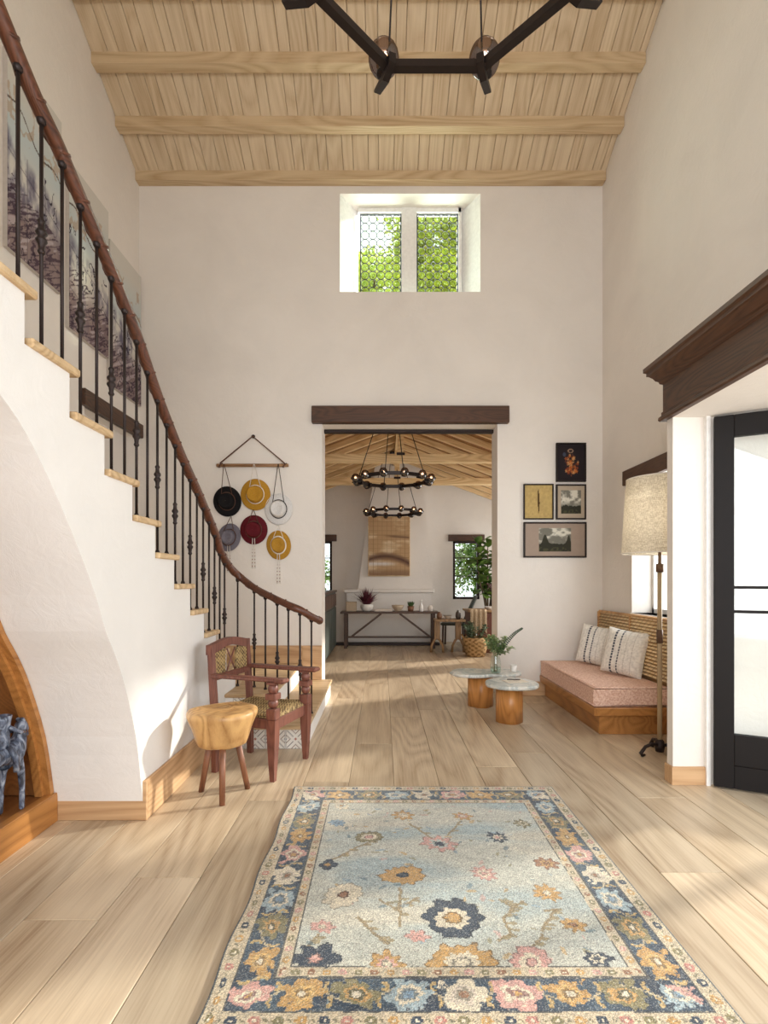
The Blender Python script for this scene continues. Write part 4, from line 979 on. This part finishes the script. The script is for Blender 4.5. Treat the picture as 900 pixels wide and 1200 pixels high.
# ------------------------------------------------------------------ chandeliers
M_smoke = glass('smoked_amber_glass',(.30,.20,.18),.2,.04)
M_bulb = emit('filament_glow',(255,224,170),9); M_brass = plain('aged_brass',(120,90,54),.35,.8)
def chandelier(name, lab, loc, n, R_, bw_, bh, hub, rot=0, gr=.062, up=.085, cords=4, closedglobe=True, grp=None, spread=.02):
    root = thing(name, lab, 'chandelier', loc, 0, grp); vs=[]
    ps=[(R_*math.cos(2*PI*(i+.5)/n+rot),R_*math.sin(2*PI*(i+.5)/n+rot)) for i in range(n)]
    for i in range(n):
        a=Vector((*ps[i],0)); b=Vector((*ps[(i+1)%n],0)); d=(b-a).normalized(); nr=Vector((d.y,-d.x,0)); k=bw_/2*math.tan(PI/n)
        m=MB(); P=[a+nr*bw_/2-d*k,b+nr*bw_/2+d*k,b-nr*bw_/2-d*k,a-nr*bw_/2+d*k]
        m.prism([(p.x,p.y) for p in P],2,-bh/2,bh/2); m.build('ring_segment', M_black, root)
        o=Vector((*ps[i],0)).normalized(); s_=Vector((-o.y,o.x,0))
        br=MB(); Q=[(R_-.05,-bh*.8),(R_+.03,-bh*1.3),(R_+gr*1.9,-bh*.2),(R_+gr*1.9,bh*.15),(R_+.05,-bh*.2),(R_-.05,bh*.5)]
        vs=[o*q[0]+s_*t_*.5+Vector((0,0,q[1])) for t_ in (-bw_*.9,bw_*.9) for q in Q]; nn=len(Q)
        br.add(vs,[tuple(range(nn))[::-1],tuple(range(nn,2*nn))]+[(j,(j+1)%nn,(j+1)%nn+nn,j+nn) for j in range(nn)]); b_=br.build('bracket', M_black, root)
        c=o*(R_+gr*.75)
        MB().lathe([(.004,.0),(gr*.45,.004),(gr*.5,.02),(gr*.3,.035)],12,(c.x,c.y,up-gr*1.15)).build('socket', M_black, b_)
        MB().lathe([(gr*math.sin(t_),-gr*math.cos(t_)*1.12) for t_ in np.linspace(.35,PI*.86,10)],18,(c.x,c.y,up),cap=False).build('globe', M_smoke, b_)
        MB().ball((c.x,c.y,up),gr*.3,10,7).build('bulb', M_bulb, b_)
    cm_=MB(); st_=max(1,n//cords)
    for i in range(0,n,st_): cm_.tube([(ps[i][0],ps[i][1],0),(ps[i][0]*spread,ps[i][1]*spread,hub)],.0045 if n==8 else .006,5)
    cm_.build('cord', M_black, root); MB().lathe([(.06,hub-.03),(.06,hub)],20).build('ceiling_cap', M_black, root); return root
chandelier('chandelier','large black octagonal chandelier with smoked glass globes hanging in the tall hall',(.243,1.83,3.66),8,.563,.036,.034,slope(1.83)-.22-3.66,0,.072,.085,8,spread=.12)
G2='ring chandeliers in the far room'
chandelier('ring_chandelier','black ring chandelier with dark globes beyond the doorway, nearer and larger-looking',(.145,6.85,2.64),12,.475,.036,.042,1.0,0,.052,.005,4,grp=G2,spread=.3)
chandelier('ring_chandelier','black ring chandelier with dark globes beyond the doorway, farther and lower',(.20,9.5,2.56),12,.475,.036,.042,1.12,0,.052,.005,4,grp=G2,spread=.3)

# ------------------------------------------------------------------ far room furniture
M_dkwood = wood('dark_table_wood',(88,62,46),(48,34,28),0,5,.5,.05,1.2,.65)
tb_ = thing('trestle_table','long dark wooden trestle table with diagonal braces under the far painting','table',(.14,9.93,0),world=True)
MB().box((-.80,9.70,.665),(1.08,10.12,.70),.004).build('tabletop', M_dkwood, tb_)
for x in (-.70,.98):
    for y in (9.76,10.06): MB().box((x-.03,y-.025,0),(x+.03,y+.025,.665),.003).build('leg', M_dkwood, tb_)
for y in (9.76,):
    MB().box((-.67,y-.015,.20),(.95,y+.015,.235),.003).build('lower_rail', M_dkwood, tb_)
    MB().tube([(-.58,y,.23),(-.02,y,.665)],.026,4,up=(0,1,.001)).build('diagonal_brace', M_dkwood, tb_)
    MB().tube([(.90,y,.23),(.33,y,.665)],.026,4,up=(0,1,.001)).build('diagonal_brace', M_dkwood, tb_)
def far(px,py,y): return ((px-VX)*y/F, EYE+(VY-py)*y/F)
ZT=.70
gp = thing('grass_plant','spiky burgundy plant in a white bowl on the dark table','plant',(-.30,9.88,ZT))
MB().lathe([(.05,0),(.10,.03),(.125,.09),(.12,.14),(.11,.14)],24,cap=False).lathe([(.001,0),(.05,0)],20,cap=False).lathe([(.001,.12),(.112,.12)],20,cap=False).build('bowl', plain('bowl_glaze',(230,226,220),.35), gp)
m=MB(); rs=random.Random(3)
for k in range(120):
    a=rs.uniform(0,2*PI); t_=rs.uniform(.1,1); L=rs.uniform(.22,.40); d=Vector((math.cos(a)*t_,math.sin(a)*t_,rs.uniform(.35,1))).normalized(); b=Vector((math.cos(a)*.04,math.sin(a)*.04,.12)); s_=d.cross(Vector((0,0,1))).normalized()*.010
    e=b+d*L+Vector((0,0,-.05*t_)); mid=b+d*L*.5+Vector((0,0,.02)); m.add([b-s_*.5,b+s_*.5,mid+s_,e,mid-s_],[(0,1,2,4),(4,2,3)])
m.build('leaves', leafm('burgundy_leaf',(120,50,66),(70,30,42),.2), gp, kind='stuff')
def lathe_thing(name,lab,cat,part,loc,prof,mat,grp=None,n=22):
    o=thing(name,lab,cat,loc,0,grp); MB().lathe(prof,n).build(part,mat,o); return o
M_clay=plain('sand_clay',(196,176,150),.8); M_linen=plain('pale_linen',(222,212,200),.9); M_terr=plain('brown_clay_pot',(132,92,66),.7)
o=thing('storage_box','square sand-coloured box at the left end of the dark table','box',(-.60,9.9,ZT)); MB().box((-.10,-.08,0),(.10,.08,.17),.01).build('body',M_clay,o); MB().box((-.105,-.085,.15),(.105,.085,.185),.01).build('lid',M_clay,o)
o=thing('folded_cloth','folded pale cloth on the dark table right of the burgundy plant','cloth',(.02,9.85,ZT)); MB().box((-.17,-.1,0),(.17,.1,.022),.01).build('lower_fold',M_linen,o); MB().box((-.155,-.09,.023),(.16,.09,.045),.01).build('upper_fold',M_linen,o)
lathe_thing('bowl','wide cream bowl in the middle of the dark table','bowl','bowl_body',(.30,9.9,ZT),[(.05,0),(.06,.01),(.11,.08),(.12,.12),(.11,.12),(.05,.03)],M_clay)
o=thing('potted_succulent','small green plant in a brown pot right of centre on the dark table','plant',(.55,9.9,ZT)); MB().lathe([(.05,0),(.065,.10),(.06,.10),(.055,.085)],20).build('pot',M_terr,o)
m=MB(); rs=random.Random(8)
for k in range(70):
    a=rs.uniform(0,2*PI); t_=rs.uniform(0,.6); leafshape(m,(.03*math.cos(a),.03*math.sin(a),.09),(math.cos(a)*t_,math.sin(a)*t_,1),(math.cos(a),math.sin(a),.1),rs.uniform(.06,.12),.02)
m.build('leaves', leafm('green_leaf',(96,124,70),(58,84,44),.2), o, kind='stuff')
lathe_thing('bottle','slim white bottle near the right end of the dark table','bottle','bottle_body',(.75,9.86,ZT),[(.035,0),(.04,.02),(.04,.10),(.014,.15),(.014,.20),(.018,.205),(.018,.22)],plain('white_bottle',(232,228,222),.4))
lathe_thing('jar','short pale jar at the right end of the dark table','jar','jar_body',(.93,9.9,ZT),[(.04,0),(.05,.04),(.045,.09),(.03,.10),(.03,.115)],M_linen)
# painting on the hood
def dune(u,v):
    c=stack3((184,152,114),u); n=fbm(u*2,v*9,5,31); c=mixc(c,(214,190,156),np.clip((n-.5)*5,0,1)); c=mixc(c,(96,70,58),np.clip(1-np.abs(v-.70+.05*u)/.03,0,1)*np.clip((u-.35)*4,0,1)*.7)
    c=mixc(c,(86,62,54),np.clip(1-np.abs(v-.33+.35*(u-.4)**2)/.085,0,1)*.95); c=mixc(c,(214,208,206),np.clip(1-np.abs(v-.20)/.05,0,1)*np.clip((.75-u)*3,0,1)); c=mixc(c,(104,78,62),np.clip((.13-v)*12,0,1)*.5)
    g=(np.abs(((u*9)%1)-.5)>.46)|(np.abs(((v*13)%1)-.5)>.46); return mixc(c,(122,92,64),g.astype(float)*.45)
x0,z0=far(432,674.5,10.35); x1,z1=far(480,605.5,10.35)
o=thing('tapestry','gridded brown and cream landscape hanging above the far fireplace','painting',((x0+x1)/2,10.44,z0)); w=x1-x0; h=z1-z0
MB().box((-w/2-.012,-.02,-.012),(w/2+.012,.02,h+.012),.004).build('frame',M_rafter,o); link('picture',grid_mesh('picture',130,190,lambda u,v:((u-.5)*w,u*0-.022,v*h),dune,M_picture),o)
# green cabinet by the left
M_green=plain('dark_green_paint',(58,66,60),.5)
o=thing('kitchen_cabinet','dark green cabinet with a wood drawer just past the doorway','cabinet',(-1.15,8.7,0),world=True)
MB().box((-1.45,7.75,.06),(-.88,9.65,1.08),.004).build('body',M_green,o); MB().box((-1.47,7.72,1.08),(-.855,9.68,1.115),.004).build('top',M_dkwood,o); MB().box((-1.42,7.8,0),(-.92,9.6,.06)).build('plinth',M_iron,o)
for k in range(4):
    y=7.79+.455*k
    d_=MB().box((-.882,y,.10),(-.864,y+.435,.80),.004).build('door',M_green,o); MB().box((-.866,y+.05,.16),(-.86,y+.385,.74)).build('door_panel',M_green,d_)
    e_=MB().box((-.882,y,.83),(-.862,y+.435,1.05),.004).build('drawer',M_walnuty,o); MB().tube([(-.862,y+.16,.94),(-.842,y+.16,.94),(-.842,y+.28,.94),(-.862,y+.28,.94)],.006,6).build('handle',M_brass,e_)
# small side table
o=thing('side_table','small light wooden table with arched legs right of the dark table','table',(1.21,9.3,0)); M_st=wood('side_table_wood',(168,134,96),(116,88,60),2,5)
MB().box((-.27,-.22,.56),(.27,.22,.60),.006).build('tabletop',M_st,o)
for x in (-.22,.16):
    for s_ in (-1,1): MB().tube([(x+s_*.11,-.05,0),(x+s_*.10,-.05,.12),(x+s_*.05,-.05,.22),(x,-.05,.26)],.022,6).build('leg',M_st,o)
    MB().box((x-.05,-.09,.24),(x+.05,-.01,.56),.004).build('post',M_st,o)
for k,(dx,hh,cc,lab) in enumerate(((-.18,.13,(120,84,58),'brown jar on the small side table'),(-.03,.07,(214,204,190),'pale bowl at the middle of the small side table'),(.16,.16,(80,70,62),'dark bottle on the small side table'))):
    lathe_thing(('jar','bowl','bottle')[k],lab,('jar','bowl','bottle')[k],'body',(1.21+dx,9.25,.60),[(.035,0),(.05,hh*.3),(.045,hh*.7),(.022,hh*.9),(.022,hh)] if k!=1 else [(.03,0),(.07,.06),(.08,.07),(.03,.02)],plain('side_ceramic_%d'%k,cc,.5))
# desk, chair back, cloth, basket, fig
o=thing('sideboard','reddish wooden sideboard partly hidden behind the right doorway edge','sideboard',(2.19,9.45,0)); MB().box((-.62,-.3,.0),(.6,.3,.73),.004).build('body',wood('desk_side_wood',(120,72,48),(78,44,32),2,5),o); MB().box((-.66,-.33,.73),(.63,.33,.765),.004).build('top',M_st,o)
for x in (-.58,.02): MB().box((x,-.315,.06),(x+.56,-.3,.70),.004).build('door',M_chair,o)
o=thing('draped_throw','beige throw hanging over the left corner of the far sideboard','throw',(1.70,9.115,.766)); m=MB()
nn=14; vs=[];fs=[]
for i in range(nn+1):
    x=-.14+.30*i/nn
    for j,(y,z) in enumerate(((.26,.012),(.08,.014),(-.005,.012),(-.025,-.05),(-.03,-.2),(-.035,-.38-.06*math.sin(i*.5)))): vs.append((x*(1-.06*j*0),y-.012*math.sin(i*1.7)*min(j,3)/2-(.004 if j>1 else 0),z))
for i in range(nn):
    for j in range(5): fs.append((i*6+j,i*6+j+1,(i+1)*6+j+1,(i+1)*6+j))
m.add(vs,fs,True); m.build('cloth',fabric('beige_throw',(190,168,140),(160,138,110),120,.4),o)
o=thing('desk_chair','dark green chair with a tall reclined back before the far window','chair',(1.42,10.15,0),-.25)
MB().box((-.24,-.24,.42),(.24,.24,.47),.02).build('seat',M_green,o)
MB().box((-.03,-.20,0),(.03,.20,.58),.015,M=Matrix.Translation((.20,0,.47))@Matrix.Rotation(.42,4,'Y')).build('backrest',M_green,o)
for x in (-.2,.2):
    for y in (-.2,.2): MB().tube([(x,y,0),(x*.95,y*.95,.42)],.018,6).build('leg',M_dkwood,o)
o=thing('wicker_basket','round wicker basket holding leafy cuttings on the far floor','basket',(1.60,8.78,0))
MB().lathe([(.001,.01),(.155,.0),(.17,.03),(.215,.24),(.222,.33),(.21,.33),(.20,.24),(.15,.03)],28,cap=False).build('basket_body',M_basket,o)
for s_ in (-1,1): MB().tube([(s_*.215,-.05,.31),(s_*.235,-.04,.37),(s_*.235,.04,.37),(s_*.215,.05,.31)],.010,6).build('handle',M_basket,o)
o=thing('leafy_cuttings','grey-green leafy cuttings rising out of the wicker basket','plant',(1.60,8.78,.02)); m=MB(); sm=MB(); rs=random.Random(12)
for k in range(16):
    a=rs.uniform(0,2*PI); q=catm([(0,0,.05),(.10*math.cos(a),.1*math.sin(a),.3),(rs.uniform(.1,.22)*math.cos(a),.2*math.sin(a),rs.uniform(.38,.55))],6); sm.tube(q,.003,4)
    for p in q[5:]:
        for _ in range(3): leafshape(m,p,(rs.uniform(-1,1),rs.uniform(-1,1),rs.uniform(-.3,1)),(0,0,1),.06,.04)
sm.build('stem',plain('twig',(90,84,60),.7),o,kind='stuff'); m.build('leaves',leafm('grey_green_leaf',(120,134,104),(70,86,64),.2),o,kind='stuff')
o=thing('fiddle_leaf_fig','tall fiddle-leaf fig with big glossy leaves beside the far window','plant',(2.10,10.2,0))
MB().lathe([(.14,0),(.19,.05),(.20,.34),(.18,.35),(.17,.30)],24).build('pot',M_clay,o)
tr=MB(); ends=[]
for k,(dx,dy,h) in enumerate(((0,0,1.95),(-.22,-.05,1.75),(.2,.05,1.8),(-.12,.1,2.05))): q=catm([(0,0,.3),(dx*.3,dy*.3,.9),(dx*.8,dy,h*.75),(dx,dy,h)],6); tr.tube(q,[.022*(1-.6*i/len(q)) for i in range(len(q))],6); ends.append(q)
tr.build('trunk',plain('fig_bark',(96,80,62),.8),o)
lfm=MB(); 
vs=[];fs=[]
for i in range(6):
    t_=i/5; w=[.0,.05,.062,.085,.08,.0][i]*.95; z=-.05*t_*t_
    vs += [(t_*.27,-w,z+w*.25),(t_*.27,0,z),(t_*.27,w,z+w*.25)]
for i in range(5): fs += [(3*i,3*i+1,3*i+4,3*i+3),(3*i+1,3*i+2,3*i+5,3*i+4)]
lfm.add(vs,fs,True); lme=lfm.mesh('leaf',leafm('fig_leaf',(110,138,62),(52,80,34),.3)); rs=random.Random(4)
for q in ends:
    for i,p in enumerate(q[7:]):
        for r_ in range(2): link('leaf',lme,o,p,(rs.uniform(-.6,.6),rs.uniform(-1.1,.3),rs.uniform(0,2*PI)))
o=thing('vase','dark glazed vase of dried stems on the far sideboard','vase',(2.08,9.45,.766)); MB().lathe([(.05,0),(.09,.08),(.085,.16),(.04,.22),(.045,.25)],20).build('vase_body',M_black,o)
m=MB(); rs=random.Random(14)
for k in range(50):
    d=Vector((rs.uniform(-.6,.6),rs.uniform(-.6,.6),1)); m.tube([(0,0,.22),tuple(Vector((0,0,.22))+d*.12),tuple(Vector((0,0,.22))+d*rs.uniform(.18,.26))],.003,4); m.ball(tuple(Vector((0,0,.22))+d*rs.uniform(.15,.25)),.014,6,4)
m.build('dried_stems',plain('dried_mauve',(104,76,76),.8),o,kind='stuff')
o=thing('serving_bowl','white bowl in front of the dark vase on the far sideboard','bowl',(1.95,9.27,.766)); MB().lathe([(.04,0),(.06,.01),(.10,.06),(.09,.06),(.04,.02)],20).build('bowl_body',plain('bowl_white',(230,226,222),.3),o)
# extra sun-facing side of the far room stays plain; trees outside
def tree(lab, loc, h, r, n, c1, c2, seed, cz=.62, ls=.16, zr=.31, name='tree', grp='trees outside the windows'):
    o=thing(name,lab,'tree' if name=='tree' else 'shrub',loc,0,grp); rs=random.Random(seed); tk=MB()
    tk.tube([(0,0,0),(.05,.02,h*.3),(-.05,.05,h*.6),(0,0,h*.85)],[h*.03,h*.024,h*.015,h*.006],8); cl=[]
    for k in range(15):
        a=rs.uniform(0,2*PI); z=h*rs.uniform(cz-zr,cz+zr); q=rs.uniform(.2,.85)*r; c=Vector((q*math.cos(a),q*math.sin(a),z)); cl.append((c,r*rs.uniform(.25,.48)))
        tk.tube([(0,0,z*.72),tuple(c*.5+Vector((0,0,z*.45))),tuple(c)],[h*.009,h*.006,h*.003],5)
    tk.build('trunk',plain('bark_%d'%seed,(92,78,64),.9),o); m=MB()
    for k in range(n):
        c,rr=rs.choice(cl); d=Vector((rs.gauss(0,1),rs.gauss(0,1),rs.gauss(0,1))).normalized(); p=c+d*rr*rs.uniform(.5,1.05); e=Vector((rs.uniform(-1,1),rs.uniform(-1,1),rs.uniform(-1,.6))).normalized(); s_=e.cross(d).normalized() if e.cross(d).length>.05 else Vector((1,0,0)); L=ls*rs.uniform(.6,1.2)
        m.add([p-e*L*.5,p+s_*L*.26,p+e*L*.5,p-s_*L*.26],[(0,1,2,3)])
    m.build('foliage',leafm('foliage_%d'%seed,c1,c2,.55),o,kind='stuff'); return o
tree('tall yellow-green tree outside, seen through the right leaded light',(1.9,16.2,0),13.4,2.1,15000,(218,222,66),(136,158,42),31,.83,.2,.11)
tree('tall pale yellow-green tree outside, low in the left leaded light',(-.25,21.2,0),15.9,2.2,9000,(222,226,96),(146,170,60),32,.82,.2,.09)
tree('dense green garden tree beyond the far right window',(2.9,12.9,0),3.6,1.3,6500,(150,182,96),(64,96,44),33,.42,.13)
tree('green garden tree beyond the far left window',(-2.4,13.6,0),3.6,1.4,5000,(150,182,96),(64,96,44),34,.5,.13)
struct('ground_far', MB().box((-8,YFB+.3,-.1),(9,22,-.05)), plain('lawn',(120,140,80),.9,0,.2))
